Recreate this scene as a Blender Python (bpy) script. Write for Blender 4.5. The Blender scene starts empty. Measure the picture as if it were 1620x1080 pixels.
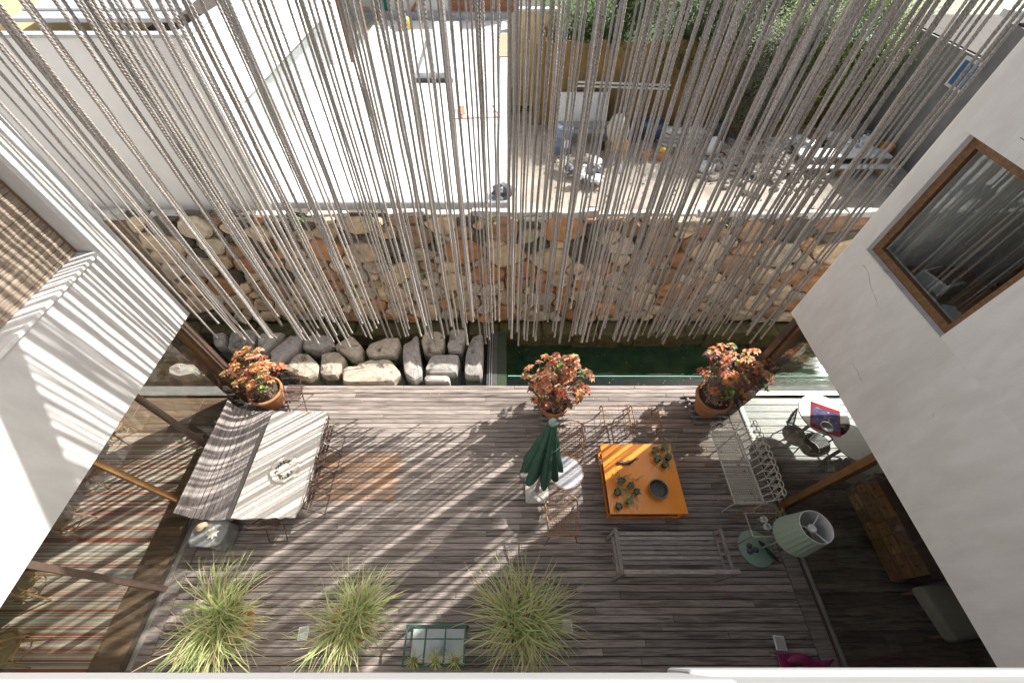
import bpy, bmesh, math, random
from math import pi, sin, cos, radians as R, sqrt
from mathutils import Vector as V, Matrix

random.seed(11)
sc = bpy.context.scene
COL = sc.collection

# ------------------------------------------------------------------ camera
cam = bpy.data.objects.new('camera', bpy.data.cameras.new('camera'))
COL.objects.link(cam)
cam.location = (0, 0, 7)
cam.rotation_euler = (R(90 - 52.3), 0, 0)
cam.data.sensor_fit = 'HORIZONTAL'
cam.data.sensor_width = 36
cam.data.lens = 36 * 633 / 1620
cam.data.shift_x = 10 / 1620
cam.data.clip_start = 0.05
cam.data.clip_end = 400
sc.camera = cam

# ------------------------------------------------------------------ sky, sun, exposure
SUN_AZ, SUN_EL = R(35), R(40.5)          # azimuth from +X towards +Y
wd = bpy.data.worlds.new('World')
sc.world = wd
wd.use_nodes = True
nt = wd.node_tree
bg = nt.nodes['Background']
sky = nt.nodes.new('ShaderNodeTexSky')
sky.sky_type = 'NISHITA'
sky.sun_disc = False
sky.sun_elevation = SUN_EL
sky.sun_rotation = pi / 2 - SUN_AZ
sky.air_density = 1.0
sky.dust_density = 5.0
sky.ozone_density = 1.0
hz = nt.nodes.new('ShaderNodeHueSaturation')      # hazy, whitish sky
hz.inputs['Saturation'].default_value = .55
nt.links.new(sky.outputs[0], hz.inputs['Color'])
nt.links.new(hz.outputs[0], bg.inputs[0])
bg.inputs[1].default_value = 0.096
sl = bpy.data.lights.new('sun', 'SUN')
sl.energy = 5.0
sl.angle = R(0.53)
sl.color = (1.0, 0.96, 0.905)
sun = bpy.data.objects.new('sun', sl)
COL.objects.link(sun)
sdir = V((cos(SUN_AZ) * cos(SUN_EL), sin(SUN_AZ) * cos(SUN_EL), sin(SUN_EL)))
sun.rotation_euler = sdir.to_track_quat('Z', 'Y').to_euler()
sun.location = sdir * 40
sc.view_settings.view_transform = 'Standard'
sc.view_settings.look = 'None'
sc.view_settings.gamma = 1
sc.view_settings.use_curve_mapping = False
sc.view_settings.exposure = 0.93
sc.cycles.use_denoising = True
sc.cycles.max_bounces = 8
sc.cycles.diffuse_bounces = 4
sc.cycles.glossy_bounces = 4
sc.cycles.transparent_max_bounces = 16
sc.cycles.caustics_reflective = False
sc.cycles.caustics_refractive = False

# ------------------------------------------------------------------ materials
MT = {}


def mat(name, c1, c2=None, rough=.6, scale=6., stretch=(1, 1, 1), bump=0., metal=0., rnd=0., detail=6., coat=0., lo=.35, hi=.65,
        transl=0., world=False, spec=.5, c3=None, s3=.6, lo3=.55, hi3=.7):
    """noise between c1 and c2, an optional second, larger patch colour c3, value varied per object by rnd"""
    m = bpy.data.materials.new(name)
    m.use_nodes = True
    t = m.node_tree
    N, L = t.nodes, t.links
    b = N['Principled BSDF']
    b.inputs['Roughness'].default_value = rough
    b.inputs['Metallic'].default_value = metal
    b.inputs['Specular IOR Level'].default_value = spec
    if coat:
        b.inputs['Coat Weight'].default_value = coat
        b.inputs['Coat Roughness'].default_value = .08
    oi = N.new('ShaderNodeObjectInfo')
    if world:
        g = N.new('ShaderNodeNewGeometry')
        co = g.outputs['Position']
    else:
        g = N.new('ShaderNodeTexCoord')
        co = g.outputs['Object']
    mp = N.new('ShaderNodeVectorMath')
    mp.operation = 'MULTIPLY'
    L.new(co, mp.inputs[0])
    mp.inputs[1].default_value = stretch
    ad = N.new('ShaderNodeVectorMath')
    ad.operation = 'ADD'
    L.new(mp.outputs[0], ad.inputs[0])
    ml = N.new('ShaderNodeMath')
    ml.operation = 'MULTIPLY'
    L.new(oi.outputs['Random'], ml.inputs[0])
    ml.inputs[1].default_value = 37.
    L.new(ml.outputs[0], ad.inputs[1])
    no = N.new('ShaderNodeTexNoise')
    no.inputs['Scale'].default_value = scale
    no.inputs['Detail'].default_value = detail
    no.inputs['Roughness'].default_value = .65
    L.new(ad.outputs[0], no.inputs['Vector'])
    col = None
    if c2 is not None:
        mr = N.new('ShaderNodeMapRange')
        mr.inputs[1].default_value = lo
        mr.inputs[2].default_value = hi
        L.new(no.outputs[0], mr.inputs[0])
        mx = N.new('ShaderNodeMix')
        mx.data_type = 'RGBA'
        L.new(mr.outputs[0], mx.inputs[0])
        mx.inputs[6].default_value = (*c1, 1)
        mx.inputs[7].default_value = (*c2, 1)
        col = mx.outputs[2]
    else:
        rg = N.new('ShaderNodeRGB')
        rg.outputs[0].default_value = (*c1, 1)
        col = rg.outputs[0]
    if c3 is not None:
        n3 = N.new('ShaderNodeTexNoise')
        n3.inputs['Scale'].default_value = s3
        n3.inputs['Detail'].default_value = 5
        L.new(ad.outputs[0], n3.inputs['Vector'])
        r3 = N.new('ShaderNodeMapRange')
        r3.inputs[1].default_value = lo3
        r3.inputs[2].default_value = hi3
        L.new(n3.outputs[0], r3.inputs[0])
        m3 = N.new('ShaderNodeMix')
        m3.data_type = 'RGBA'
        L.new(r3.outputs[0], m3.inputs[0])
        L.new(col, m3.inputs[6])
        m3.inputs[7].default_value = (*c3, 1)
        col = m3.outputs[2]
    if rnd:
        hs = N.new('ShaderNodeHueSaturation')
        vr = N.new('ShaderNodeMapRange')
        vr.inputs[3].default_value = 1 - rnd
        vr.inputs[4].default_value = 1 + rnd
        L.new(oi.outputs['Random'], vr.inputs[0])
        L.new(vr.outputs[0], hs.inputs['Value'])
        L.new(col, hs.inputs['Color'])
        col = hs.outputs[0]
    L.new(col, b.inputs['Base Color'])
    if bump:
        bp = N.new('ShaderNodeBump')
        bp.inputs['Strength'].default_value = min(1, bump)
        bp.inputs['Distance'].default_value = .01 * max(1, bump)
        L.new(no.outputs[0], bp.inputs['Height'])
        L.new(bp.outputs[0], b.inputs['Normal'])
    if transl:
        out = N['Material Output']
        tr = N.new('ShaderNodeBsdfTranslucent')
        L.new(col, tr.inputs[0])
        ms = N.new('ShaderNodeMixShader')
        ms.inputs[0].default_value = transl
        L.new(b.outputs[0], ms.inputs[1])
        L.new(tr.outputs[0], ms.inputs[2])
        L.new(ms.outputs[0], out.inputs[0])
    MT[name] = m
    return m


def glass_mat(name, tint=(.96, .98, .97), base=.04, gain=.9, rough=0.0, ripple=0):
    m = bpy.data.materials.new(name)
    m.use_nodes = True
    t = m.node_tree
    N, L = t.nodes, t.links
    N.remove(N['Principled BSDF'])
    tr = N.new('ShaderNodeBsdfTransparent')
    tr.inputs[0].default_value = (*tint, 1)
    gl = N.new('ShaderNodeBsdfGlossy')
    gl.inputs['Roughness'].default_value = rough
    lw = N.new('ShaderNodeLayerWeight')
    lw.inputs[0].default_value = .5
    pw = N.new('ShaderNodeMath')
    pw.operation = 'POWER'
    pw.inputs[1].default_value = 4.
    L.new(lw.outputs['Facing'], pw.inputs[0])
    mm = N.new('ShaderNodeMath')
    mm.operation = 'MULTIPLY_ADD'
    mm.inputs[1].default_value = gain
    mm.inputs[2].default_value = base
    mm.use_clamp = True
    L.new(pw.outputs[0], mm.inputs[0])
    if ripple:
        nz = N.new('ShaderNodeTexNoise')
        nz.inputs['Scale'].default_value = 5.
        nz.inputs['Detail'].default_value = 3
        bp = N.new('ShaderNodeBump')
        bp.inputs['Strength'].default_value = ripple
        bp.inputs['Distance'].default_value = .02
        L.new(nz.outputs[0], bp.inputs['Height'])
        L.new(bp.outputs[0], gl.inputs['Normal'])
    ms = N.new('ShaderNodeMixShader')
    L.new(mm.outputs[0], ms.inputs[0])
    L.new(tr.outputs[0], ms.inputs[1])
    L.new(gl.outputs[0], ms.inputs[2])
    L.new(ms.outputs[0], N['Material Output'].inputs[0])
    MT[name] = m
    return m


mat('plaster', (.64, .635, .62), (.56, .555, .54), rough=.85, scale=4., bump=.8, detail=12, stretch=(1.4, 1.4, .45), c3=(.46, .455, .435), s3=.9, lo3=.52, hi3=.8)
mat('plaster_right', (.90, .895, .875), (.80, .79, .765), rough=.85, scale=4., bump=.9, detail=12, stretch=(1.4, 1.4, .45), c3=(.64, .625, .595), s3=.9, lo3=.52, hi3=.82)  # same white render as the left house, colour lightened to brighten the shaded wall
mat('plaster_old', (.80, .80, .79), (.66, .65, .62), rough=.85, scale=14., bump=.5, detail=10, c3=(.45, .43, .40), s3=5., lo3=.62, hi3=.8)
mat('parapet', (.37, .375, .38), (.31, .315, .32), rough=.8, scale=3., bump=.1, detail=8, stretch=(.3, 3, 1))
mat('coping', (.44, .42, .385), (.34, .32, .29), rough=.9, scale=14, bump=.5, detail=10, c3=(.16, .15, .135), s3=9, lo3=.6, hi3=.7, stretch=(3, .5, 1))
mat('render_white', (.82, .81, .785), (.75, .74, .715), rough=.8, scale=2., bump=.1, detail=8, c3=(.6, .59, .57), s3=1.2, lo3=.66, hi3=.85)
mat('roof_white', (.76, .76, .755), (.70, .70, .695), rough=.7, scale=1.5, detail=10, c3=(.50, .49, .475), s3=.7, lo3=.60, hi3=.85)
mat('membrane', (.55, .57, .6), (.36, .38, .4), rough=.5, scale=9, bump=.3)
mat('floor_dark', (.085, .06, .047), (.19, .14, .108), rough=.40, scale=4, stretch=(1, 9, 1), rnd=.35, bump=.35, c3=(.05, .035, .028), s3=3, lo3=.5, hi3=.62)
mat('floor_warm', (.12, .075, .045), (.24, .16, .10), rough=.4, scale=3, stretch=(1, 9, 1), rnd=.3, bump=.12)
mat('steel_brown', (.085, .06, .045), (.12, .085, .065), rough=.45, scale=5, spec=.4)
mat('wood_brown', (.17, .085, .03), (.26, .14, .055), rough=.45, scale=4, stretch=(4, 4, 1), bump=.1)
mat('wood_window', (.15, .075, .03), (.26, .14, .06), rough=.5, scale=6, stretch=(4, 4, 4), bump=.15)
mat('blind', (.22, .175, .13), (.36, .29, .22), rough=.7, scale=10, stretch=(1, .3, 1), rnd=.25)
mat('track', (.30, .27, .24), (.42, .39, .35), rough=.4, scale=6, metal=.4)
mat('rope', (.27, .247, .225), (.53, .49, .45), rough=.95, scale=70, rnd=.24, detail=3)
mat('rope_old', (.22, .198, .176), (.45, .41, .37), rough=.95, scale=45, rnd=.14, detail=3)
mat('mortar', (.30, .225, .15), (.13, .095, .065), rough=.95, scale=8, bump=.6)
mat('st_cream', (.68, .53, .355), (.42, .30, .185), rough=.85, scale=4, bump=.7, rnd=.25, c3=(.16, .12, .08), s3=4, lo3=.6, hi3=.75)
mat('st_orange', (.56, .29, .13), (.37, .18, .085), rough=.85, scale=7, bump=.7, rnd=.25, c3=(.14, .09, .06), s3=4, lo3=.62, hi3=.8)
mat('st_brown', (.38, .235, .135), (.23, .14, .085), rough=.85, scale=7, bump=.7, rnd=.25)
mat('st_buff', (.60, .51, .39), (.40, .33, .245), rough=.85, scale=8, bump=.7, rnd=.2, c3=(.12, .10, .07), s3=4, lo3=.58, hi3=.75)
mat('st_dark', (.13, .11, .085), (.075, .065, .05), rough=.9, scale=8, bump=.7, rnd=.25, c3=(.10, .11, .05), s3=5, lo3=.58, hi3=.75)
mat('cement', (.62, .60, .57), (.38, .36, .33), rough=.9, scale=7, bump=.6, detail=10, c3=(.14, .12, .10), s3=3, lo3=.58, hi3=.7)
mat('boulder', (.44, .41, .37), (.29, .27, .245), rough=.85, scale=9, bump=.8, rnd=.18, detail=10, c3=(.10, .09, .07), s3=4, lo3=.58, hi3=.72)
mat('boulder_warm', (.58, .50, .39), (.37, .32, .255), rough=.85, scale=8, bump=.8, rnd=.12, detail=10, c3=(.12, .10, .08), s3=5, lo3=.55, hi3=.7)
mat('pond_bed', (.018, .022, .016), (.035, .038, .028), rough=.9, scale=5)
mat('pond_green', (.012, .06, .036), (.05, .11, .055), rough=.9, scale=3)
mat('mesh_green', (.02, .035, .018), (.05, .065, .035), rough=.9, scale=60)
mat('dark_strip', (.05, .05, .045), (.08, .078, .07), rough=.6, scale=8)
mat('alu', (.55, .54, .52), (.45, .44, .42), rough=.3, metal=.8, scale=4)
mat('pale_green', (.30, .62, .45), (.25, .5, .38), rough=.4, scale=3)
mat('terracotta', (.50, .23, .105), (.38, .165, .075), rough=.8, scale=5, bump=.2, rnd=.1, c3=(.62, .42, .28), s3=4, lo3=.6, hi3=.8)
mat('soil', (.06, .042, .03), (.12, .085, .06), rough=.95, scale=30, bump=.8)
mat('twig', (.22, .17, .125), (.34, .28, .22), rough=.9, scale=20)
mat('weathered', (.30, .265, .24), (.16, .135, .12), rough=.85, scale=5, stretch=(9, 9, 9), bump=.3, rnd=.15)
mat('weathered_slat', (.34, .305, .285), (.17, .15, .14), rough=.85, scale=6, stretch=(9, 1, 9), bump=.3, rnd=.2)
mat('weathered_x', (.34, .305, .285), (.17, .15, .14), rough=.85, scale=6, stretch=(1, 9, 9), bump=.3, rnd=.2)
mat('tabletop', (.70, .66, .60), (.58, .54, .48), rough=.8, scale=28, bump=.3, detail=8, c3=(.40, .36, .31), s3=9, lo3=.66, hi3=.8)
mat('schist', (.30, .31, .30), (.18, .19, .185), rough=.7, scale=6, bump=.6, c3=(.15, .15, .07), s3=4, lo3=.56, hi3=.7)
mat('shell_white', (.80, .76, .69), (.66, .60, .52), rough=.5, scale=12, bump=.2)
mat('shell_orange', (.62, .38, .20), (.75, .62, .46), rough=.45, scale=16, stretch=(1, 1, 4))
mat('rust', (.40, .22, .13), (.25, .125, .075), rough=.8, scale=20, bump=.2, c3=(.42, .30, .22), s3=12, lo3=.55, hi3=.7)
mat('rust_dark', (.12, .075, .055), (.07, .045, .035), rough=.7, scale=20)
mat('iron_white', (.62, .59, .53), (.50, .46, .40), rough=.6, scale=14, c3=(.20, .11, .06), s3=11, lo3=.6, hi3=.68)
mat('orange', (.86, .29, .028), (.80, .255, .02), rough=.22, scale=2, coat=.6)
mat('black_ceramic', (.025, .025, .027), (.045, .045, .046), rough=.45, scale=20)
mat('dark_iron', (.045, .043, .04), (.075, .07, .065), rough=.5, scale=12)
mat('succulent', (.17, .21, .10), (.30, .34, .16), rough=.6, scale=20, rnd=.35, transl=.15)
mat('parasol', (.018, .07, .045), (.028, .09, .06), rough=.85, scale=5, transl=.06)
mat('parasol_trim', (.12, .18, .14), (.14, .2, .16), rough=.8, scale=9)
mat('paving', (.60, .575, .53), (.42, .40, .36), rough=.85, scale=10, bump=.4, detail=8, c3=(.30, .28, .25), s3=8, lo3=.62, hi3=.72)
mat('grey_pole', (.20, .19, .175), (.3, .28, .26), rough=.5, scale=8)
mat('marble', (.62, .62, .64), (.40, .40, .43), rough=.12, scale=5, stretch=(1, 4, 1), detail=8)
mat('sage', (.28, .40, .32), (.25, .365, .29), rough=.6, scale=6)
mat('sage_shade', (.37, .47, .37), (.33, .43, .335), rough=.85, scale=20, transl=.12)
mat('white_lining', (.80, .80, .80), (.74, .74, .74), rough=.8, scale=9, transl=.12)
mat('white_metal', (.75, .75, .74), (.70, .70, .69), rough=.4, scale=4)
mat('slate', (.06, .065, .075), (.10, .105, .12), rough=.6, scale=18, bump=.3)
mat('black', (.012, .012, .012), (.02, .02, .02), rough=.5, scale=8)
mat('purple', (.20, .012, .07), (.27, .022, .10), rough=.45, scale=6, coat=.2)
mat('pale_tile', (.36, .37, .35), (.46, .47, .45), rough=.5, scale=15)
mat('dark_green_metal', (.015, .075, .06), (.03, .11, .085), rough=.45, scale=10)
mat('grass_a', (.40, .47, .17), (.54, .57, .28), rough=.55, scale=3, transl=.3)
mat('grass_b', (.22, .31, .09), (.32, .40, .15), rough=.55, scale=3, transl=.3)
mat('grass_c', (.58, .49, .28), (.46, .35, .20), rough=.7, scale=3, transl=.25)
mat('leaf_orange', (.70, .24, .08), (.76, .40, .18), rough=.5, scale=15, transl=.25, rnd=.15)
mat('leaf_red', (.56, .12, .07), (.62, .22, .11), rough=.5, scale=15, transl=.25, rnd=.15)
mat('leaf_peach', (.76, .50, .33), (.68, .33, .20), rough=.5, scale=15, transl=.25, rnd=.15)
mat('leaf_plum', (.21, .075, .075), (.30, .12, .10), rough=.5, scale=15, transl=.2, rnd=.2)
mat('leaf_lime', (.42, .46, .10), (.62, .56, .18), rough=.5, scale=15, transl=.3, rnd=.2)
mat('leaf_green', (.085, .14, .045), (.15, .20, .07), rough=.5, scale=15, transl=.2, rnd=.25)
mat('tree_leaf', (.055, .10, .025), (.10, .16, .04), rough=.55, scale=2, transl=.25, rnd=.2)
mat('tree_leaf_bright', (.20, .30, .05), (.30, .38, .08), rough=.55, scale=2, transl=.35, rnd=.1)
mat('tree_leaf_olive', (.17, .19, .12), (.26, .28, .20), rough=.6, scale=2, transl=.2, rnd=.1)
mat('bark', (.10, .075, .055), (.17, .13, .10), rough=.9, scale=12, stretch=(1, 1, .3), bump=.6)
mat('yard_dirt', (.20, .172, .14), (.33, .295, .25), rough=.95, scale=1.2, bump=.5, detail=12, world=True, c3=(.46, .42, .36), s3=.35, lo3=.5, hi3=.64)
mat('rubble', (.48, .44, .375), (.33, .30, .255), rough=.95, scale=9, bump=.6, rnd=.2)
mat('fence_ochre', (.25, .155, .055), (.15, .095, .035), rough=.75, scale=4, stretch=(5, 5, .6), bump=.2, rnd=.18)
mat('planks', (.46, .34, .225), (.33, .235, .15), rough=.8, scale=5, stretch=(1, 6, 6), rnd=.25)
mat('drum_blue', (.06, .09, .15), (.09, .12, .19), rough=.5, scale=6)
mat('sack_grey', (.45, .46, .47), (.32, .33, .34), rough=.8, scale=8, rnd=.2)
mat('sack_dark', (.045, .048, .06), (.10, .10, .12), rough=.55, scale=7, rnd=.3)
mat('sack_white', (.68, .69, .72), (.55, .56, .6), rough=.5, scale=7, rnd=.15)
mat('mixer_yellow', (.46, .29, .09), (.36, .23, .08), rough=.6, scale=8)
mat('mixer_drum', (.42, .38, .32), (.30, .27, .23), rough=.7, scale=9)
mat('panel_white', (.62, .63, .63), (.5, .51, .51), rough=.6, scale=4)
mat('foil', (.55, .57, .60), (.30, .32, .36), rough=.3, scale=10, metal=.5, bump=1.)
mat('jug_orange', (.55, .23, .03), (.62, .3, .05), rough=.4, scale=4)
mat('blue_roof', (.05, .14, .32), (.07, .18, .38), rough=.5, scale=4, rnd=.1)
mat('concrete_grey', (.26, .255, .25), (.19, .185, .18), rough=.9, scale=2.5, bump=.4, c3=(.13, .125, .12), s3=.8, lo3=.5, hi3=.7)
mat('roof_sheet', (.44, .47, .52), (.38, .41, .45), rough=.5, scale=3)
mat('yellow_wall', (.60, .47, .25), (.52, .40, .21), rough=.85, scale=3)
mat('teal_paint', (.0, .15, .12), (.01, .19, .15), rough=.5, scale=3)
mat('louvre', (.42, .20, .12), (.34, .16, .095), rough=.7, scale=5)
mat('yellow_jug', (.62, .42, .07), (.55, .36, .06), rough=.5, scale=3)
mat('cane', (.42, .30, .17), (.33, .23, .13), rough=.6, scale=40, detail=2)
mat('bentwood', (.26, .14, .06), (.33, .19, .09), rough=.4, scale=5)
mat('rattan', (.24, .19, .13), (.15, .115, .08), rough=.7, scale=25)
mat('grey_metal', (.22, .215, .205), (.3, .29, .28), rough=.45, scale=9, metal=.3)
mat('white_top', (.72, .70, .65), (.66, .63, .58), rough=.4, scale=4)
mat('cloth_red', (.42, .03, .035), (.32, .02, .05), rough=.9, scale=12)
mat('cloth_blue', (.04, .05, .17), (.16, .13, .30), rough=.9, scale=14, c3=(.45, .35, .30), s3=18, lo3=.6, hi3=.66)
mat('chest_wood', (.30, .155, .06), (.16, .08, .035), rough=.55, scale=5, stretch=(5, 1, 5), rnd=.3, c3=(.42, .26, .11), s3=4, lo3=.55, hi3=.7)
mat('chest_dark', (.05, .025, .015), (.08, .04, .025), rough=.4, scale=5)
mat('cushion', (.34, .31, .26), (.28, .255, .215), rough=.9, scale=8)
mat('gold', (.45, .27, .06), (.35, .2, .05), rough=.35, metal=.6, scale=8)
mat('paper', (.66, .68, .72), (.56, .58, .64), rough=.6, scale=4)
mat('room_wall', (.32, .29, .25), (.26, .235, .2), rough=.9, scale=3)
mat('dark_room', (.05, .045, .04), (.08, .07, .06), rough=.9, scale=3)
glass_mat('glass', base=.045, gain=.9)
glass_mat('thin_glass', base=.03, gain=.8)
glass_mat('water', tint=(.55, .66, .58), base=.03, gain=1.0, rough=.02, ripple=.35)
glass_mat('window_glass', base=.04, gain=.7)


def deck_material():
    m = mat('deck', (.19, .157, .137), (.40, .350, .315), rough=.72, scale=4., stretch=(1, 16, 3), bump=.4, rnd=.27, detail=10,
            lo=.3, hi=.7, c3=(.06, .046, .038), s3=1.6, lo3=.46, hi3=.76, spec=.28)
    # boards that stood under furniture kept the warm colour of unweathered timber: two rectangles of the deck
    t = m.node_tree
    N, L = t.nodes, t.links
    b = N['Principled BSDF']
    src = b.inputs['Base Color'].links[0].from_socket
    g = N.new('ShaderNodeNewGeometry')
    s = N.new('ShaderNodeSeparateXYZ')
    L.new(g.outputs['Position'], s.inputs[0])

    def mth(op, a, v):
        n = N.new('ShaderNodeMath')
        n.operation = op
        if isinstance(a, (int, float)):
            n.inputs[0].default_value = a
        else:
            L.new(a, n.inputs[0])
        if isinstance(v, (int, float)):
            n.inputs[1].default_value = v
        else:
            L.new(v, n.inputs[1])
        return n.outputs[0]

    def box(cx, cy, hx, hy, soft):
        dx = mth('SUBTRACT', mth('ABSOLUTE', mth('SUBTRACT', s.outputs[0], cx), 0), hx)
        dy = mth('SUBTRACT', mth('ABSOLUTE', mth('SUBTRACT', s.outputs[1], cy), 0), hy)
        d = mth('MAXIMUM', dx, dy)
        r = N.new('ShaderNodeMapRange')
        r.inputs[1].default_value = soft
        r.inputs[2].default_value = -soft
        L.new(d, r.inputs[0])
        return r.outputs[0]

    f = mth('MAXIMUM', mth('MULTIPLY', box(-2.6, 2.42, .72, .42, .035), .72), mth('MULTIPLY', box(3.2, 3.1, .55, .62, .07), .35))
    ns = N.new('ShaderNodeTexNoise')
    ns.inputs['Scale'].default_value = 3
    L.new(g.outputs['Position'], ns.inputs['Vector'])
    f = mth('MULTIPLY', f, mth('ADD', mth('MULTIPLY', ns.outputs[0], 1.4), -.02))
    ob = N.new('ShaderNodeObjectInfo')
    f = mth('MULTIPLY', f, mth('ADD', mth('MULTIPLY', ob.outputs['Random'], .8), .45))
    mx = N.new('ShaderNodeMix')
    mx.data_type = 'RGBA'
    L.new(f, mx.inputs[0])
    L.new(src, mx.inputs[6])
    mx.inputs[7].default_value = (.42, .225, .11, 1)
    L.new(mx.outputs[2], b.inputs['Base Color'])


deck_material()


def rug_material():
    m = mat('rug', (.5, .45, .37), rough=.95)
    t = m.node_tree
    N, L = t.nodes, t.links
    b = N['Principled BSDF']
    g = N.new('ShaderNodeTexCoord')
    s = N.new('ShaderNodeSeparateXYZ')
    L.new(g.outputs['Object'], s.inputs[0])
    n1 = N.new('ShaderNodeTexNoise')
    n1.noise_dimensions = '1D'
    n1.inputs['Scale'].default_value = 6.5
    n1.inputs['Detail'].default_value = 3
    L.new(s.outputs[1], n1.inputs['W'])
    cr = N.new('ShaderNodeValToRGB')
    cr.color_ramp.interpolation = 'CONSTANT'
    e = cr.color_ramp.elements
    e[0].position = 0
    e[0].color = (.10, .09, .09, 1)
    e[1].position = .33
    e[1].color = (.29, .075, .035, 1)
    for p_, c_ in ((.39, (.50, .45, .37, 1)), (.43, (.29, .075, .035, 1)), (.455, (.24, .25, .24, 1)), (.48, (.54, .48, .39, 1)), (.515, (.36, .21, .13, 1)), (.54, (.50, .45, .38, 1)), (.565, (.29, .07, .035, 1)),
                   (.60, (.46, .41, .33, 1)), (.64, (.20, .21, .21, 1)), (.67, (.32, .13, .07, 1))):
        x = e.new(p_)
        x.color = c_
    L.new(n1.outputs[0], cr.inputs[0])
    L.new(cr.outputs[0], b.inputs['Base Color'])


rug_material()


# ------------------------------------------------------------------ mesh helpers
def rot(v, rz):
    c, s = cos(rz), sin(rz)
    return (v[0] * c - v[1] * s, v[0] * s + v[1] * c, v[2])


class MB:
    def __init__(s):
        s.v, s.f, s.mi, s.cur = [], [], [], 0

    def face(s, idx):
        s.f.append(idx)
        s.mi.append(s.cur)

    def add(s, vs, fs):
        o = len(s.v)
        s.v += [tuple(x) for x in vs]
        for q in fs:
            s.face(tuple(o + i for i in q))
        return s

    def box(s, x0, x1, y0, y1, z0, z1):
        return s.add([(x0, y0, z0), (x1, y0, z0), (x1, y1, z0), (x0, y1, z0), (x0, y0, z1), (x1, y0, z1), (x1, y1, z1), (x0, y1, z1)],
                     [(0, 3, 2, 1), (4, 5, 6, 7), (0, 1, 5, 4), (1, 2, 6, 5), (2, 3, 7, 6), (3, 0, 4, 7)])

    def cbox(s, x0, x1, y0, y1, z0, z1, b=.004):
        """box with a chamfered top"""
        return s.add([(x0, y0, z0), (x1, y0, z0), (x1, y1, z0), (x0, y1, z0), (x0, y0, z1 - b), (x1, y0, z1 - b), (x1, y1, z1 - b), (x0, y1, z1 - b),
                      (x0 + b, y0 + b, z1), (x1 - b, y0 + b, z1), (x1 - b, y1 - b, z1), (x0 + b, y1 - b, z1)],
                     [(0, 3, 2, 1), (8, 9, 10, 11), (0, 1, 5, 4), (1, 2, 6, 5), (2, 3, 7, 6), (3, 0, 4, 7),
                      (4, 5, 9, 8), (5, 6, 10, 9), (6, 7, 11, 10), (7, 4, 8, 11)])

    def tube(s, pts, r, n=6, close=False, caps=True):
        pts = [V(p) for p in pts]
        m = len(pts)
        o = len(s.v)
        up = None
        for i, p in enumerate(pts):
            a = pts[(i - 1) % m] if (close or i > 0) else p
            b = pts[(i + 1) % m] if (close or i < m - 1) else p
            d = (b - a)
            d = d.normalized() if d.length > 1e-9 else V((0, 0, 1))
            if up is None:
                up = V((0, 0, 1)) if abs(d.z) < .9 else V((1, 0, 0))
            u = up - d * up.dot(d)
            if u.length < 1e-4:
                u = d.orthogonal()
            u.normalize()
            up = u
            w = d.cross(u)
            rr = r[i] if isinstance(r, (list, tuple)) else r
            for k in range(n):
                t = 2 * pi * k / n
                s.v.append(tuple(p + u * (rr * cos(t)) + w * (rr * sin(t))))
        for i in range(m if close else m - 1):
            j = (i + 1) % m
            for k in range(n):
                l = (k + 1) % n
                s.face((o + i * n + k, o + i * n + l, o + j * n + l, o + j * n + k))
        if caps and not close:
            s.face(tuple(o + k for k in reversed(range(n))))
            s.face(tuple(o + (m - 1) * n + k for k in range(n)))
        return s

    def lathe(s, prof, c=(0, 0, 0), n=20, caps=True, fl=None):
        o = len(s.v)
        for i, (r, z) in enumerate(prof):
            for k in range(n):
                t = 2 * pi * k / n
                q = fl(k, n, i) if fl else 1
                s.v.append((c[0] + r * q * cos(t), c[1] + r * q * sin(t), c[2] + z))
        m = len(prof)
        for i in range(m - 1):
            for k in range(n):
                l = (k + 1) % n
                s.face((o + i * n + k, o + i * n + l, o + (i + 1) * n + l, o + (i + 1) * n + k))
        if caps:
            s.face(tuple(o + k for k in reversed(range(n))))
            s.face(tuple(o + (m - 1) * n + k for k in range(n)))
        return s

    def prism(s, poly, z0, z1):
        n = len(poly)
        o = len(s.v)
        s.v += [(x, y, z0) for x, y in poly] + [(x, y, z1) for x, y in poly]
        s.face(tuple(o + k for k in reversed(range(n))))
        s.face(tuple(o + n + k for k in range(n)))
        for k in range(n):
            l = (k + 1) % n
            s.face((o + k, o + l, o + n + l, o + n + k))
        return s

    def blob(s, c, r, n=10, m=6, amp=.12, rng=random):
        """uneven rounded lump, r = radii"""
        o = len(s.v)
        s.v.append((c[0], c[1], c[2] - r[2]))
        for i in range(1, m):
            t = pi * i / m
            for k in range(n):
                a = 2 * pi * k / n
                q = 1 + rng.uniform(-amp, amp)
                s.v.append((c[0] + r[0] * q * sin(t) * cos(a), c[1] + r[1] * q * sin(t) * sin(a), c[2] - r[2] * q * cos(t)))
        s.v.append((c[0], c[1], c[2] + r[2]))
        e = len(s.v) - 1
        for k in range(n):
            l = (k + 1) % n
            s.face((o, o + 1 + l, o + 1 + k))
            for i in range(m - 2):
                s.face((o + 1 + i * n + k, o + 1 + i * n + l, o + 1 + (i + 1) * n + l, o + 1 + (i + 1) * n + k))
            s.face((e, o + 1 + (m - 2) * n + k, o + 1 + (m - 2) * n + l))
        return s

    def mesh(s, name, mats, smooth=False):
        me = bpy.data.meshes.new(name)
        me.from_pydata(s.v, [], s.f)
        for m in ([mats] if isinstance(mats, str) else mats):
            me.materials.append(MT[m])
        if any(s.mi):
            me.polygons.foreach_set('material_index', s.mi)
        if smooth:
            me.polygons.foreach_set('use_smooth', [True] * len(s.f))
        me.update()
        return me

    def build(s, name, mats, parent=None, smooth=False, loc=None, rz=0, **tags):
        return link(name, s.mesh(name, mats, smooth), parent, loc, rz, **tags)


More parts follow.
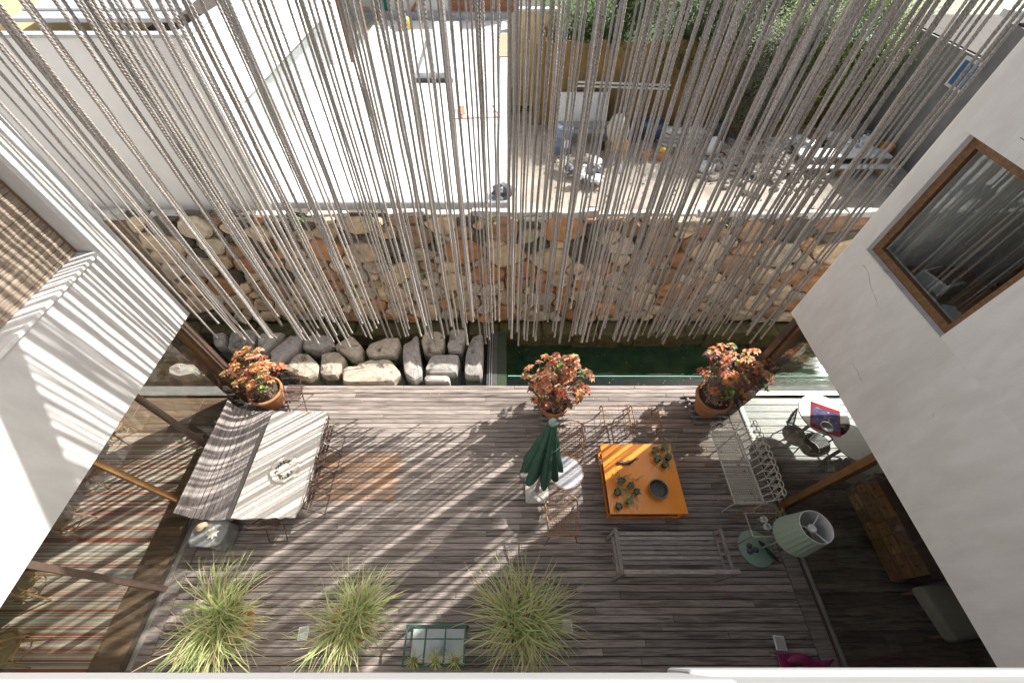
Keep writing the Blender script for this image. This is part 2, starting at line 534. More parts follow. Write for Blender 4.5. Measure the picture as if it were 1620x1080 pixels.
def link(name, me, parent=None, loc=None, rz=0, **tags):
    o = bpy.data.objects.new(name, me)
    COL.objects.link(o)
    if parent is not None:
        o.parent = parent
    if loc is not None:
        o.location = loc
    if rz:
        o.rotation_euler = (0, 0, rz)
    for k, w in tags.items():
        if w is not None:
            o[k] = w
    return o


def thing(name, label, cat, loc=(0, 0, 0), rz=0, group=None):
    return link(name, None, None, loc, rz, label=label, category=cat, group=group)


def copy_tree(o, parent=None, loc=None, rz=None, label=None):
    c = o.copy()
    COL.objects.link(c)
    if parent is not None:
        c.parent = parent
    if loc is not None:
        c.location = loc
    if rz is not None:
        c.rotation_euler = (0, 0, rz)
    if label:
        c['label'] = label
    for ch in list(o.children):
        copy_tree(ch, c)
    return c


def bevel(o, w=.01, seg=2):
    m = o.modifiers.new('bevel', 'BEVEL')
    m.width = w
    m.segments = seg
    m.limit_method = 'ANGLE'
    return o


def arc(c, r, a0, a1, n, plane='xz', ry=None):
    ry = ry or r
    out = []
    for i in range(n + 1):
        t = a0 + (a1 - a0) * i / n
        p, q = r * cos(t), ry * sin(t)
        out.append((c[0] + p, c[1], c[2] + q) if plane == 'xz' else (c[0], c[1] + p, c[2] + q) if plane == 'yz' else (c[0] + p, c[1] + q, c[2]))
    return out


def spiral(c, r0, turns, n, plane='yz', start=0., sgn=1):
    out = []
    for i in range(n + 1):
        t = i / n
        r = r0 * (1 - .8 * t)
        a = start + sgn * 2 * pi * turns * t
        p, q = r * cos(a), r * sin(a)
        out.append((c[0], c[1] + p, c[2] + q) if plane == 'yz' else (c[0] + p, c[1], c[2] + q))
    return out


# ================================================================== SETTING
rs = random.Random(5)
MB().box(-150, 150, -150, 150, -2.2, -1.2).build('ground', 'yard_dirt', kind='structure')

# ---- deck: boards run along X
deck = MB().box(-5.14, 4.55, -.34, 4.27, -.30, -.045).build('deck', 'black', kind='structure')
PITCH, PW = .0945, .0862
row = 0
y = 4.19
rows = []
while y > -.30:
    x = -4.875
    cuts = [x]
    off = rs.uniform(.5, 2.6)
    x += off
    while x < 4.30 - .5:
        cuts.append(x)
        x += rs.uniform(2.2, 4.0)
    cuts.append(4.305)
    for a, b in zip(cuts[:-1], cuts[1:]):
        L2 = (b - a) / 2 - .0018
        o = MB().cbox(-L2, L2, -PW / 2, PW / 2, -.03, 0, .004).build('plank', 'deck', deck, loc=((a + b) / 2, y - PW / 2, rs.uniform(-.003, .002)))
        o.rotation_euler = (rs.uniform(-.012, .012), 0, 0)
    y -= PITCH
    row += 1
for x0, x1 in ((-5.14, -4.884), (4.314, 4.55)):
    cuts = [-.33, 1.35, 2.9, 4.193]
    for a, b in zip(cuts[:-1], cuts[1:]):
        MB().cbox(0, x1 - x0, 0, b - a - .003, -.03, .004, .005).build('border_plank', 'deck', deck, loc=(x0, a, 0))
x = -5.12
while x < 4.5:
    w = min(rs.uniform(2.2, 3.4), 4.54 - x)
    MB().cbox(0, w - .004, 0, .078, -.26, .003, .006).build('edge_plank', 'deck', deck, loc=(x, 4.197, 0))
    x += w

# ---- pond
MB().box(-9.5, 9.5, 4.3, 6.25, -1.0, -.75).build('pond_bed', 'pond_bed', kind='structure')
MB().add([(-9.5, 4.28, -.16), (9.5, 4.28, -.16), (9.5, 6.25, -.16), (-9.5, 6.25, -.16)], [(0, 1, 2, 3)]).build('pond_water', 'water', kind='structure')
MB().add([(.02, 4.30, -.74), (9.4, 4.30, -.74), (9.4, 6.2, -.70), (.02, 6.2, -.70)], [(0, 1, 2, 3)]).build('algae_bed', 'pond_green', kind='structure')
lg = MB()
x = -9.4
for k in range(34):
    w = rs.uniform(.35, .75)
    lg.cbox(x, x + w - .02, 5.82 + rs.uniform(-.06, .06), 6.2, -.7, -.24 + rs.uniform(-.06, .03), .03)
    x += w
lg.build('submerged_ledge', 'st_brown', kind='structure')

dv = thing('pond_divider', 'metal channel with two pale rails crossing the pond beside the boulders', 'divider', (-.3, 5.0, -.16))
MB().box(-.10, .12, -.70, .80, -.04, .03).build('channel', 'dark_strip', dv)
for xx in (-.045, .0):
    MB().box(xx - .008, xx + .008, -.70, .80, .031, .05).build('rail', 'alu', dv)
mg = MB().box(.125, .32, -.70, .80, -.03, .02).build('mesh_strip', 'mesh_green', dv)
MB().tube([(.05, 4.60, -.145), (6.8, 4.58, -.145)], .012, 6).build('pond_tube', 'pale_green', label='thin pale green tube along the water of the right pond',
                                                                 category='tube')

# ---- boulders of the pond
BOULD = [
    [(-6.55, 5.59), (-6.29, 5.64), (-6.18, 5.42), (-6.12, 5.24), (-6.35, 5.25)],
    [(-6.15, 5.64), (-5.97, 5.68), (-5.62, 5.72), (-5.55, 5.59), (-5.54, 5.34), (-5.48, 5.14), (-5.73, 5.1), (-6.05, 5.17), (-6.13, 5.42)],
    [(-5.50, 5.52), (-5.45, 5.64), (-4.95, 5.64), (-5.01, 5.47), (-5.13, 5.27), (-5.25, 5.1), (-5.41, 5.17)],
    [(-4.83, 5.59), (-4.59, 5.59), (-4.47, 5.49), (-4.53, 5.17), (-4.69, 4.93), (-4.78, 4.75), (-4.94, 4.79), (-5.12, 5.1), (-4.98, 5.32)],
    [(-4.39, 5.54), (-4.3, 5.63), (-3.94, 5.57), (-3.79, 5.39), (-3.81, 5.29), (-3.97, 5.12), (-4.25, 5.14), (-4.43, 5.22), (-4.44, 5.37)],
    [(-4.58, 4.93), (-4.48, 5.07), (-4.27, 5.06), (-4.02, 4.86), (-3.94, 4.77), (-3.92, 4.54), (-4.08, 4.43), (-4.36, 4.52), (-4.66, 4.68)],
    [(-3.96, 5.06), (-3.62, 5.1), (-3.41, 4.91), (-3.47, 4.59), (-3.52, 4.5), (-3.73, 4.5), (-3.87, 4.57), (-3.92, 4.84)],
    [(-3.75, 5.25), (-3.69, 5.37), (-3.46, 5.55), (-3.36, 5.49), (-3.12, 5.25), (-3.09, 4.98), (-3.23, 4.92), (-3.38, 5.0)],
    [(-3.06, 5.19), (-2.99, 5.34), (-2.7, 5.46), (-2.37, 5.49), (-2.31, 5.28), (-2.36, 5.04), (-2.72, 4.96), (-2.97, 5.03)],
    [(-3.43, 4.62), (-3.37, 4.73), (-3.16, 4.74), (-3.09, 4.81), (-2.89, 4.88), (-2.7, 4.87), (-2.55, 4.91), (-2.43, 4.87), (-2.17, 4.55), (-2.32, 4.34), (-3.21, 4.33), (-3.36, 4.37)],
    [(-2.02, 5.6), (-1.95, 5.55), (-1.86, 5.1), (-1.75, 4.65), (-1.74, 4.49), (-1.89, 4.38), (-2.1, 4.55), (-2.22, 5.04), (-2.24, 5.31), (-2.09, 5.46)],
    [(-1.84, 5.55), (-1.71, 5.66), (-1.46, 5.66), (-1.35, 5.49), (-1.35, 5.19), (-1.45, 5.11), (-1.66, 5.09), (-1.79, 5.16), (-1.86, 5.4)],
    [(-1.26, 5.74), (-0.89, 5.72), (-0.91, 5.37), (-0.95, 5.1), (-1.19, 5.09), (-1.28, 5.25), (-1.25, 5.46)],
    [(-1.54, 5.02), (-1.0, 5.01), (-0.98, 4.81), (-1.03, 4.55), (-1.64, 4.56), (-1.69, 4.65), (-1.62, 4.93)],
    [(-1.64, 4.50), (-1.17, 4.50), (-1.15, 4.32), (-1.6, 4.32), (-1.68, 4.41)],
    [(-0.72, 5.52), (-0.51, 5.63), (-0.48, 5.01), (-0.5, 4.5), (-0.80, 4.49), (-0.86, 4.57), (-0.86, 5.01), (-0.80, 5.31)],
    [(-7.07, 4.71), (-6.96, 4.83), (-6.46, 4.77), (-6.38, 4.53), (-6.72, 4.45), (-6.99, 4.56)],
    [(-6.34, 4.72), (-6.18, 4.65), (-5.95, 4.45), (-6.26, 4.47)],
    [(-7.55, 5.5), (-7.2, 5.6), (-6.75, 5.5), (-6.7, 5.2), (-7.0, 5.05), (-7.5, 5.15)],
]
BW = [0, 0, 0, 0, 0, 1, 1, 1, 1, 1, 0, 1, 0, 0, 0, 0, 0, 0, 0]
BLAB = ['small dark boulder behind the left corner post', 'broad slate-grey boulder behind the leftmost potted shrub', 'dark flat boulder pointing right in the back row of the pond',
        'long slanting dark boulder with a hollow in its top', 'rounded pale grey boulder in the back row left of the tan boulder tip', 'large tan-faced boulder just right of the leftmost potted shrub',
        'squarish brown-grey boulder right of the large tan-faced boulder', 'pale angular boulder above the left end of the longest pitted boulder', 'cream oval boulder lying above the longest pitted boulder',
        'longest pond boulder, pitted and mossy, along the deck edge', 'tall narrow slab boulder with broken lower tip', 'round cream boulder at the back between two slabs',
        'upright rectangular grey boulder in the back row', 'wide grey rectangular slab above the smallest slab', 'smallest grey slab half under the deck edge',
        'tall tapering slab standing right beside the pond divider', 'grey block seen through the left glass by the pond edge', 'small grey boulder behind the left glass next to the corner post',
        'boulder far left in the pond behind the glass']


def chaikin(p, n=1, w=.2):
    for _ in range(n):
        q = []
        for i in range(len(p)):
            a, b = p[i], p[(i + 1) % len(p)]
            q += [(a[0] * (1 - w) + b[0] * w, a[1] * (1 - w) + b[1] * w), (a[0] * w + b[0] * (1 - w), a[1] * w + b[1] * (1 - w))]
        p = q
    return p


for poly, warm, lab in zip(BOULD, BW, BLAB):
    poly = [(px, max(py, 4.33)) for px, py in poly]
    cx = sum(p[0] for p in poly) / len(poly)
    cy = sum(p[1] for p in poly) / len(poly)
    if sum(poly[i][0] * poly[(i + 1) % len(poly)][1] - poly[(i + 1) % len(poly)][0] * poly[i][1] for i in range(len(poly))) < 0:
        poly = poly[::-1]
    pl = chaikin(poly, 1, .13)
    n = len(pl)
    vs, fs = [], []
    rings = [(1.0, -.60), (1.03, -.30), (1.01, -.10), (1.0, -.02), (.93, .04), (.62, .065), (.30, .07)]
    tx, ty = rs.uniform(-.1, .1), rs.uniform(-.1, .1)
    for q, z in rings:
        for (px, py) in pl:
            k = q + rs.uniform(-.02, .02)
            dx, dy = (px - cx) * k, (py - cy) * k
            vs.append((dx, dy, z + (rs.uniform(-.016, .016) if z > -.3 else 0) + (dx * tx + dy * ty if z > -.1 else 0)))
    vs.append((0, 0, .07))
    for i in range(len(rings) - 1):
        for k in range(n):
            l = (k + 1) % n
            fs.append((i * n + k, i * n + l, (i + 1) * n + l, (i + 1) * n + k))
    for k in range(n):
        fs.append(((len(rings) - 1) * n + k, (len(rings) - 1) * n + (k + 1) % n, len(vs) - 1))
    MB().add(vs, fs).build('boulder', 'boulder_warm' if warm else 'boulder', None, False, (cx, cy, 0), label=lab, category='boulder', group='boulders standing in the pond')

# ---- stone wall behind the pond, leaning back a little
WH, WY0, WY1 = 2.52, 6.20, 6.46


def wall_pt(x, s, d=0.):
    """x along the wall, s = height, d = how far proud of the face"""
    k = (WY1 - WY0) / WH
    return (x, WY0 + k * s - d, s - .02)


sw = thing('stone_wall', 'rubble stone wall of cream and rust-orange stones behind the pond', 'wall', (0, 6.3, 0))
mw = MB()
a, b = wall_pt(-8.5, -.72), wall_pt(-8.5, WH - .03)
mw.add([(-8.5, a[1] + .04 - 6.3, a[2]), (8.5, a[1] + .04 - 6.3, a[2]), (8.5, b[1] + .04 - 6.3, b[2]), (-8.5, b[1] + .04 - 6.3, b[2]),
        (-8.5, .29, a[2]), (8.5, .29, a[2]), (8.5, .29, b[2]), (-8.5, .29, b[2])],
       [(0, 1, 2, 3), (5, 4, 7, 6), (3, 2, 6, 7), (0, 4, 5, 1), (1, 5, 6, 2), (4, 0, 3, 7)])
mw.build('mortar_core', 'mortar', sw)


def voronoi(pts, x0, x1, y0, y1, ay, wt=None):
    """cells round the points; wt gives each its own pull, ay squeezes the cells in height"""
    cells = []
    wt = wt or [0] * len(pts)
    for i, (px, py) in enumerate(pts):
        poly = [(x0, y0), (x1, y0), (x1, y1), (x0, y1)]
        near = sorted((((qx - px) ** 2 + ((qy - py) * ay) ** 2, qx, qy, wt[j]) for j, (qx, qy) in enumerate(pts) if j != i))[:26]
        for d, qx, qy, wj in near:
            k = .5 + (wt[i] - wj) / (2 * max(d, 1e-9))
            mx, my = px + (qx - px) * k, py + (qy - py) * k
            nx, ny = qx - px, (qy - py) * ay * ay
            out = []
            for k in range(len(poly)):
                A, B = poly[k], poly[(k + 1) % len(poly)]
                da = (A[0] - mx) * nx + (A[1] - my) * ny
                db = (B[0] - mx) * nx + (B[1] - my) * ny
                if da <= 0:
                    out.append(A)
                if da * db < 0:
                    t = da / (da - db)
                    out.append((A[0] + (B[0] - A[0]) * t, A[1] + (B[1] - A[1]) * t))
            poly = out
            if len(poly) < 3:
                break
        cells.append(poly)
    return cells


pts, wts, rad_ = [], [], []
AY = 1.45
for k in range(9000):
    r_ = rs.choice([.20, .26, .30, .36, .42]) if k < 6000 else rs.choice([.12, .16])
    c = (rs.uniform(-6.9, 6.6), rs.uniform(-.13, WH))
    if all((c[0] - p[0]) ** 2 + ((c[1] - p[1]) * AY) ** 2 > (.86 * (r_ + q_)) ** 2 for p, q_ in zip(pts, rad_)):
        pts.append(c)
        rad_.append(r_)
        wts.append(r_ * r_)
for px, poly in zip(pts, voronoi(pts, -7.2, 7.0, -.14, WH, AY, wts)):
    if len(poly) < 3:
        continue
    cx = sum(p[0] for p in poly) / len(poly)
    cy = sum(p[1] for p in poly) / len(poly)
    pl = chaikin(poly, 2, .24) if len(poly) < 6 else chaikin(poly, 1, .25)
    n = len(pl)
    if n < 5 or max(p[0] for p in pl) - min(p[0] for p in pl) < .06:
        continue
    w_ = max(p[0] for p in pl) - min(p[0] for p in pl)
    inset = max(.84, 1 - .032 / w_)
    bulge = rs.uniform(.03, .13)
    o = wall_pt(cx, cy)
    vs, fs = [], []
    for q, d in ((inset, -.03), (inset * .97, bulge * .55), (inset * .72, bulge)):
        for (ax, ay_) in pl:
            k = q * (1 + rs.uniform(-.04, .04))
            w = wall_pt(cx + (ax - cx) * k, cy + (ay_ - cy) * k, d + (rs.uniform(-.012, .012) if d > 0 else 0))
            vs.append((w[0] - o[0], w[1] - o[1], w[2] - o[2]))
    w = wall_pt(cx, cy, bulge + rs.uniform(-.01, .02))
    vs.append((0, w[1] - o[1], w[2] - o[2]))
    for i in range(2):
        for k in range(n):
            l = (k + 1) % n
            fs.append((i * n + k, i * n + l, (i + 1) * n + l, (i + 1) * n + k))
    for k in range(n):
        fs.append((2 * n + k, 2 * n + (k + 1) % n, len(vs) - 1))
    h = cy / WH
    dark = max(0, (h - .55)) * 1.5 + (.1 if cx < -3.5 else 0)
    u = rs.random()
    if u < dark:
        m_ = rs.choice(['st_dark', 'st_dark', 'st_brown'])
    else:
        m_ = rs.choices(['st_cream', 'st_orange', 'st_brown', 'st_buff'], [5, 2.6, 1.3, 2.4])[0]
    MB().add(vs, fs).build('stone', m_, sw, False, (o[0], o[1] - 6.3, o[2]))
# cement capping, broken and uneven
x = -8.4
while x < 8.4:
    w = rs.uniform(.3, .9)
    j = [rs.uniform(-.03, .03) for _ in range(8)]
    z0, z1 = WH - .10, WH + rs.uniform(.0, .06)
    yy = WY1 - 6.3
    MB().add([(0, yy - .02 + j[0], z0), (w, yy - .02 + j[1], z0), (w, .30, z0), (0, .30, z0),
              (.01, yy + j[2] * .8, z1 + j[3]), (w - .01, yy + j[4] * .8, z1 + j[5]), (w - .01, .29, z1), (.01, .29, z1)],
             [(0, 3, 2, 1), (4, 5, 6, 7), (0, 1, 5, 4), (1, 2, 6, 5), (2, 3, 7, 6), (3, 0, 4, 7)]).build(
        'capping', 'cement' if x > -2.5 or rs.random() < .4 else 'st_dark', sw, loc=(x, 0, 0))
    x += w + .004

# ------------------------------------------------------------------ left house (white wall over a glazed ground floor)
LX, LZ, LY = -5.0, 2.26, 4.23
lh = thing('left_house', 'white rendered house on the left with rope shadows and bamboo-blind window', 'house', (LX, 0, 0))


def part(mb, name, m, par, **k):
    return mb.build(name, m, par, **k)


def round_end(x0, x1, y0, y1, r, right):
    """wall plan whose far corner on the courtyard side is rounded"""
    pts = []
    if right:   # courtyard face at x0
        pts = [(x1, y0), (x1, y1)] + [(x0 + r - r * sin(t), y1 - r + r * cos(t)) for t in [k * pi / 10 for k in range(6)]] + [(x0, y0)]
        return pts
    pts = [(x0, y0), (x1, y0)] + [(x1 - r + r * cos(t), y1 - r + r * sin(t)) for t in [k * pi / 10 for k in range(6)]] + [(x0, y1)]
    return pts


# window of the left wall: Y 1.0 .. 3.83, Z 3.8 .. 5.5
part(MB().prism(round_end(-.32, 0, -2.5, LY, .02, False), LZ, 3.78), 'wall', 'plaster', lh)
part(MB().prism(round_end(-.32, 0, 3.84, LY, .02, False), 3.78, 5.5), 'wall', 'plaster', lh)
part(MB().box(-.32, 0, -2.5, 1.0, 3.78, 5.5), 'wall', 'plaster', lh)
part(MB().prism(round_end(-.32, 0, -2.5, LY, .02, False), 5.5, 7.4), 'wall', 'plaster', lh)
part(MB().box(-4.2, -.32, LY - .3, LY, LZ, 7.4), 'wall', 'plaster', lh)
part(MB().box(-4.2, -.322, -2.5, LY - .302, LZ + .02, LZ + .24), 'ceiling_slab', 'plaster', lh)
part(MB().box(-4.4, 0.02, -2.5, LY + .02, 7.402, 7.5), 'roof', 'roof_white', lh)
part(MB().box(-4.4, -4.22, -2.5, LY, 0, 7.4), 'wall', 'room_wall', lh)
part(MB().box(-4.2, -.15, -2.5, -.36, 0, LZ), 'wall', 'room_wall', lh)
lw = link('window', None, lh)
part(MB().box(-.26, .035, 1.0, 3.82, 3.782, 3.825), 'sill', 'plaster_old', lw)
part(MB().box(-.24, -.20, 3.80, 3.838, 3.83, 5.48), 'frame', 'wood_brown', lw)
me = MB().cbox(-.012, .012, 0, 2.77, -.014, .014, .004).mesh('slat', 'blind')
k = 0
z = 3.85
while z < 5.46:
    o = link('slat', me, lw, (-.19 + rs.uniform(-.003, .003), 1.02 + rs.uniform(-.006, .006), z))
    o.rotation_euler = (rs.uniform(-.002, .002), R(8), 0)
    z += .0315
part(MB().box(-.22, -.212, 1.0, 3.82, 3.83, 5.5), 'backing', 'dark_room', lw)
# posts and glazing of the ground floor
for yy in (2.77, 1.85, .73, -.25):
    part(MB().box(-.13, -.06, yy - .035, yy + .035, 0, LZ + .01), 'mullion', 'wood_brown' if yy == 1.85 else 'steel_brown', lh)
part(MB().box(-.42, .02, 3.93, 4.07, 0, LZ + .01), 'corner_post', 'steel_brown', lh)
part(MB().box(-.16, -.04, 3.90, 3.93, 0, LZ + .01), 'corner_jamb', 'wood_brown', lh)
for y0, y1 in ((2.81, 3.90), (1.89, 2.73), (.77, 1.81), (-.21, .69)):
    part(MB().box(-.101, -.093, y0, y1, .02, LZ), 'glass_pane', 'glass', lh)
part(MB().box(-4.2, -.43, 4.05, 4.058, .05, LZ), 'glass_pane', 'glass', lh)
part(MB().box(-4.2, -.43, 4.02, 4.10, 0.0, .05), 'sill', 'track', lh)
part(MB().box(-4.2, -.3, 4.10, 4.24, -.3, .03), 'plinth', 'concrete_grey', lh)
part(MB().box(-2.4, -2.33, 4.03, 4.09, .05, LZ), 'mullion', 'steel_brown', lh)
part(MB().box(-.135, -.065, -.33, 3.9, .001, .018), 'door_track', 'track', lh)
part(MB().box(-.22, -.150, -.33, 3.9, .001, .012), 'door_track', 'steel_brown', lh)
# its floor
fl = MB().box(-9.2, -5.145, -2.5, 4.02, -.3, -.03).build('left_floor', 'floor_warm', kind='structure')
me = {}
y = 3.99
while y > -.5:
    x = -9.2
    while x < -5.24:
        w = min(rs.choice([1.2, 1.6, 2.0]), -5.23 - x)
        w = round(w, 2)
        if w not in me:
            me[w] = MB().cbox(0, w - .003, 0, .137, -.03, 0, .002).mesh('floor_board', 'floor_warm')
        link('floor_board', me[w], fl, (x, y - .14, rs.uniform(-.001, .001)))
        x += w
    y -= .14

# ------------------------------------------------------------------ right house
RX, RZ, RY = 4.5, 2.28, 4.26
rh = thing('right_house', 'shaded white rendered house on the right with brown-framed window', 'house', (RX, 0, 0))
WY_0, WY_1, WZ0, WZ1 = 2.57, 3.96, 3.75, 5.16
part(MB().prism(round_end(0, .3, -2.5, RY, .07, True), RZ, WZ0), 'wall', 'plaster_right', rh)
part(MB().prism(round_end(0, .3, WY_1, RY, .07, True), WZ0, WZ1), 'wall', 'plaster_right', rh)
part(MB().box(0, .3, -2.5, WY_0, WZ0, WZ1), 'wall', 'plaster_right', rh)
part(MB().prism(round_end(0, .3, -2.5, RY, .07, True), WZ1, 7.6), 'wall', 'plaster_right', rh)
part(MB().box(.301, 4.2, RY - .3, RY, RZ, 7.6), 'wall', 'plaster_right', rh)
part(MB().box(.302, 4.2, -2.5, RY - .302, RZ + .02, RZ + .24), 'ceiling_slab', 'plaster_right', rh)
part(MB().box(-.02, 4.4, -2.5, RY + .02, 7.602, 7.7), 'roof', 'roof_white', rh)
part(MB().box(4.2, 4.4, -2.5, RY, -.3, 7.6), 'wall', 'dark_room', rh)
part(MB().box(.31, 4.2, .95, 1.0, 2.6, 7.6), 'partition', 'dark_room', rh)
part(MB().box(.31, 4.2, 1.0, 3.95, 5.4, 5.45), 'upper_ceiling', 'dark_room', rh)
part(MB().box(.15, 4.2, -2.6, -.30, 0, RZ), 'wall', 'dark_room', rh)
rw = link('window', None, rh)
FW = .092
part(MB().box(.07, .13, WY_0, WY_1, WZ0 + .0, WZ0 + FW), 'bottom_rail', 'wood_window', rw)
part(MB().box(.07, .13, WY_0, WY_1, WZ1 - FW, WZ1), 'top_rail', 'wood_window', rw)
for yy in (WY_0, WY_1 - FW):
    part(MB().box(.071, .129, yy, yy + FW, WZ0 + FW, WZ1 - FW), 'stile', 'wood_window', rw)
part(MB().box(.098, .102, WY_0 + FW, WY_1 - FW, WZ0 + FW, WZ1 - FW), 'glass_pane', 'window_glass', rw)
part(MB().box(-.006, .07, WY_0 - .01, WY_1 + .01, WZ0 - .012, WZ0 + .004), 'sill', 'plaster_old', rw)
# the room behind that window
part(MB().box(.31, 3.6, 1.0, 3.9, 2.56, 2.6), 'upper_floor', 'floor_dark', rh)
# posts and glazing
part(MB().box(.0, .44, 4.00, 4.12, 0, RZ + .01), 'corner_post', 'steel_brown', rh)
part(MB().box(.06, .18, 3.95, 4.0, 0, RZ + .01), 'corner_jamb', 'wood_brown', rh)
part(MB().box(.06, .19, 1.86, 1.95, 0, RZ + .01), 'mullion', 'wood_brown', rh)
for y0, y1 in ((1.96, 3.95), (-.19, 1.85)):
    part(MB().box(.116, .124, y0, y1, .02, RZ), 'glass_pane', 'glass', rh)
part(MB().box(.06, 4.2, -.29, -.19, 0, .09), 'base_rail', 'wood_brown', rh)
part(MB().box(.45, 4.2, 4.06, 4.068, .05, RZ), 'glass_pane', 'glass', rh)
part(MB().box(.45, 4.2, 4.03, 4.11, 0, .05), 'sill', 'track', rh)
part(MB().box(.45, 4.2, 4.11, 4.25, -.3, .03), 'plinth', 'concrete_grey', rh)
part(MB().box(.09, .15, -.19, 3.95, .001, .018), 'door_track', 'track', rh)
part(MB().box(.055, .085, -.19, 3.95, .001, .022), 'door_track', 'steel_brown', rh)
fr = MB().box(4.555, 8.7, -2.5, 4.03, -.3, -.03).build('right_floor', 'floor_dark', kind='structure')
me = {}
y = 3.99
while y > -.3:
    x = 4.66
    while x < 8.6:
        w = round(min(rs.choice([1.2, 1.7, 2.2]), 8.62 - x), 2)
        if w < .02:
            break
        if w not in me:
            me[w] = MB().cbox(0, w - .004, 0, .143, -.03, 0, .004).mesh('floor_board', 'floor_dark')
        link('floor_board', me[w], fr, (x, y - .15, rs.uniform(-.001, .001)))
        x += w
    y -= .15

# hairline cracks in the render
q = random.Random(44)
for p0, d_, n_, L_ in (((2.9, 5.25), (-.9, .25), 14, .9), ((3.55, 5.32), (-.6, -.05), 10, .5), ((3.85, 3.6), (-.9, -.18), 14, .75), ((2.0, 3.4), (-.2, -.9), 12, .5), ((1.4, 4.3), (.15, -.9), 10, .55), ((2.7, 2.7), (.8, .1), 9, .35)):
    mb = MB()
    y_, z_ = p0
    for k in range(n_):
        w_ = .0028 * (1 - .6 * k / n_) * q.uniform(.5, 1.4)
        mb.v += [(-.0012, y_, z_ - w_), (-.0012, y_, z_ + w_)]
        y_ += d_[0] * L_ / n_ + q.uniform(-.02, .02)
        z_ += d_[1] * L_ / n_ + q.uniform(-.022, .022)
    for k in range(n_ - 1):
        mb.face((2 * k, 2 * k + 2, 2 * k + 3, 2 * k + 1))
    mb.build('crack', 'concrete_grey', rh)

# ------------------------------------------------------------------ house the photograph is taken from
ch = thing('near_house', 'white parapet of the near house along the bottom of the picture', 'house', (0, 0, 0))
part(MB().box(-5.0, 4.5, -1.2, -.34, -.3, 5.95), 'wall', 'plaster', ch)
bevel(part(MB().box(-5.0, .36, -.5, -.034, 5.95, 6.2), 'parapet', 'parapet', ch), .012, 3)
bevel(part(MB().box(.363, 4.5, -.5, -.040, 5.95, 6.2), 'parapet', 'parapet', ch), .012, 3)
part(MB().box(.40, 4.5, -.48, -.055, 6.201, 6.212), 'coping', 'coping', ch)
bevel(part(MB().box(.37, 4.4, -.3335, -.03, 5.80, 5.949), 'ledge', 'parapet', ch), .01, 2)

# ------------------------------------------------------------------ beam that carries the ropes
bm_ = thing('rope_beam', 'timber beam spanning between the two houses above the rope curtain', 'beam', (0, 4.3, 6.68))
part(MB().box(-4.98, 4.48, -.18, .18, 0, .16), 'rail', 'weathered', bm_)

# ================================================================== ROPES
def rope_mesh(seed, L=5.0, fuzz=True, m='rope'):
    g = random.Random(seed)
    mb = MB()
    pitch = g.uniform(.075, .095)
    n = int(L / pitch * 8)
    a0, R0 = .0128, .0116
    w1, w2 = g.uniform(.5, 1.1), g.uniform(1.3, 2.4)
    p1, p2 = g.uniform(0, 6), g.uniform(0, 6)
    amp = g.uniform(.001, .007)
    kn = [g.uniform(.86, 1.14) for _ in range(n + 2)]

    def ax(z):
        k = min(1, -z / .4)
        return (amp * k * sin(p1 + z * 2 * pi / w1), amp * k * sin(p2 + z * 2 * pi / w2))
    for s_ in range(3):
        pts = []
        for i in range(n + 1):
            z = -L * i / n
            t = 2 * pi * (-z / pitch) + s_ * 2 * pi / 3
            cx, cy = ax(z)
            pts.append((cx + a0 * cos(t), cy + a0 * sin(t), z))
        mb.tube(pts, [R0 * (.5 * kn[i] + .5 * kn[i + 1]) for i in range(n + 1)], 5)
    if fuzz:
        for _ in range(420):
            z = -L * g.random() ** 2
            t = g.uniform(0, 2 * pi)
            cx, cy = ax(z)
            r = .020
            a = V((cx + r * cos(t), cy + r * sin(t), z))
            d = V((cos(t) + g.uniform(-.6, .6), sin(t) + g.uniform(-.6, .6), g.uniform(-.9, .9))).normalized() * g.uniform(.008, .024)
            e = V((-sin(t), cos(t), 0)) * .0012
            mb.add([a - e, a + e, a + d], [(0, 1, 2)])
    for _ in range(46):     # frayed tip
        t = g.uniform(0, 2 * pi)
        cx, cy = ax(-L)
        a = V((cx + .014 * cos(t), cy + .014 * sin(t), -L + .01))
        d = V((cos(t) * .5 + g.uniform(-.3, .3), sin(t) * .5 + g.uniform(-.3, .3), -1)).normalized() * g.uniform(.02, .06)
        e = V((-sin(t), cos(t), 0)) * .002
        mb.add([a - e, a + e, a + d], [(0, 1, 2)])
    # tied end
    mb.lathe([(.024, .0), (.026, -.02), (.02, -.04)], (ax(-L)[0], ax(-L)[1], -L + .02), 8)
    return mb.mesh('rope', m, True)


RM = [rope_mesh(k, 5.0, True, 'rope' if k % 3 else 'rope_old') for k in range(7)]
rr = random.Random(21)
xs = []
x = -4.93
while x < 4.43:
    xs.append(x)
    x += rr.choice([.015, .025, .03, .04, .045, .055, .065, .085]) * (1.12 if x < -1 else .96)
for i, x in enumerate(xs):
    back = rr.random()
    yy = 4.30 + (rr.uniform(-.09, .09) if back < .72 else rr.uniform(.1, .17))
    hb = 1.42 + .85 * rr.random() ** 1.6
    o = link('hanging_rope', rr.choice(RM), None, (x, yy, 6.68), rr.uniform(0, 6.28), label='grey-beige twisted rope hanging in the courtyard rope curtain', category='rope',
             group='ropes of the curtain')
    k = rr.choice([rr.uniform(.45, .62), rr.uniform(.6, .84)])
    o.scale = (k, k, (6.68 - hb) / 5.0)
    o.rotation_euler = (rr.gauss(0, .004), rr.gauss(0, .004), rr.uniform(0, 6.28))

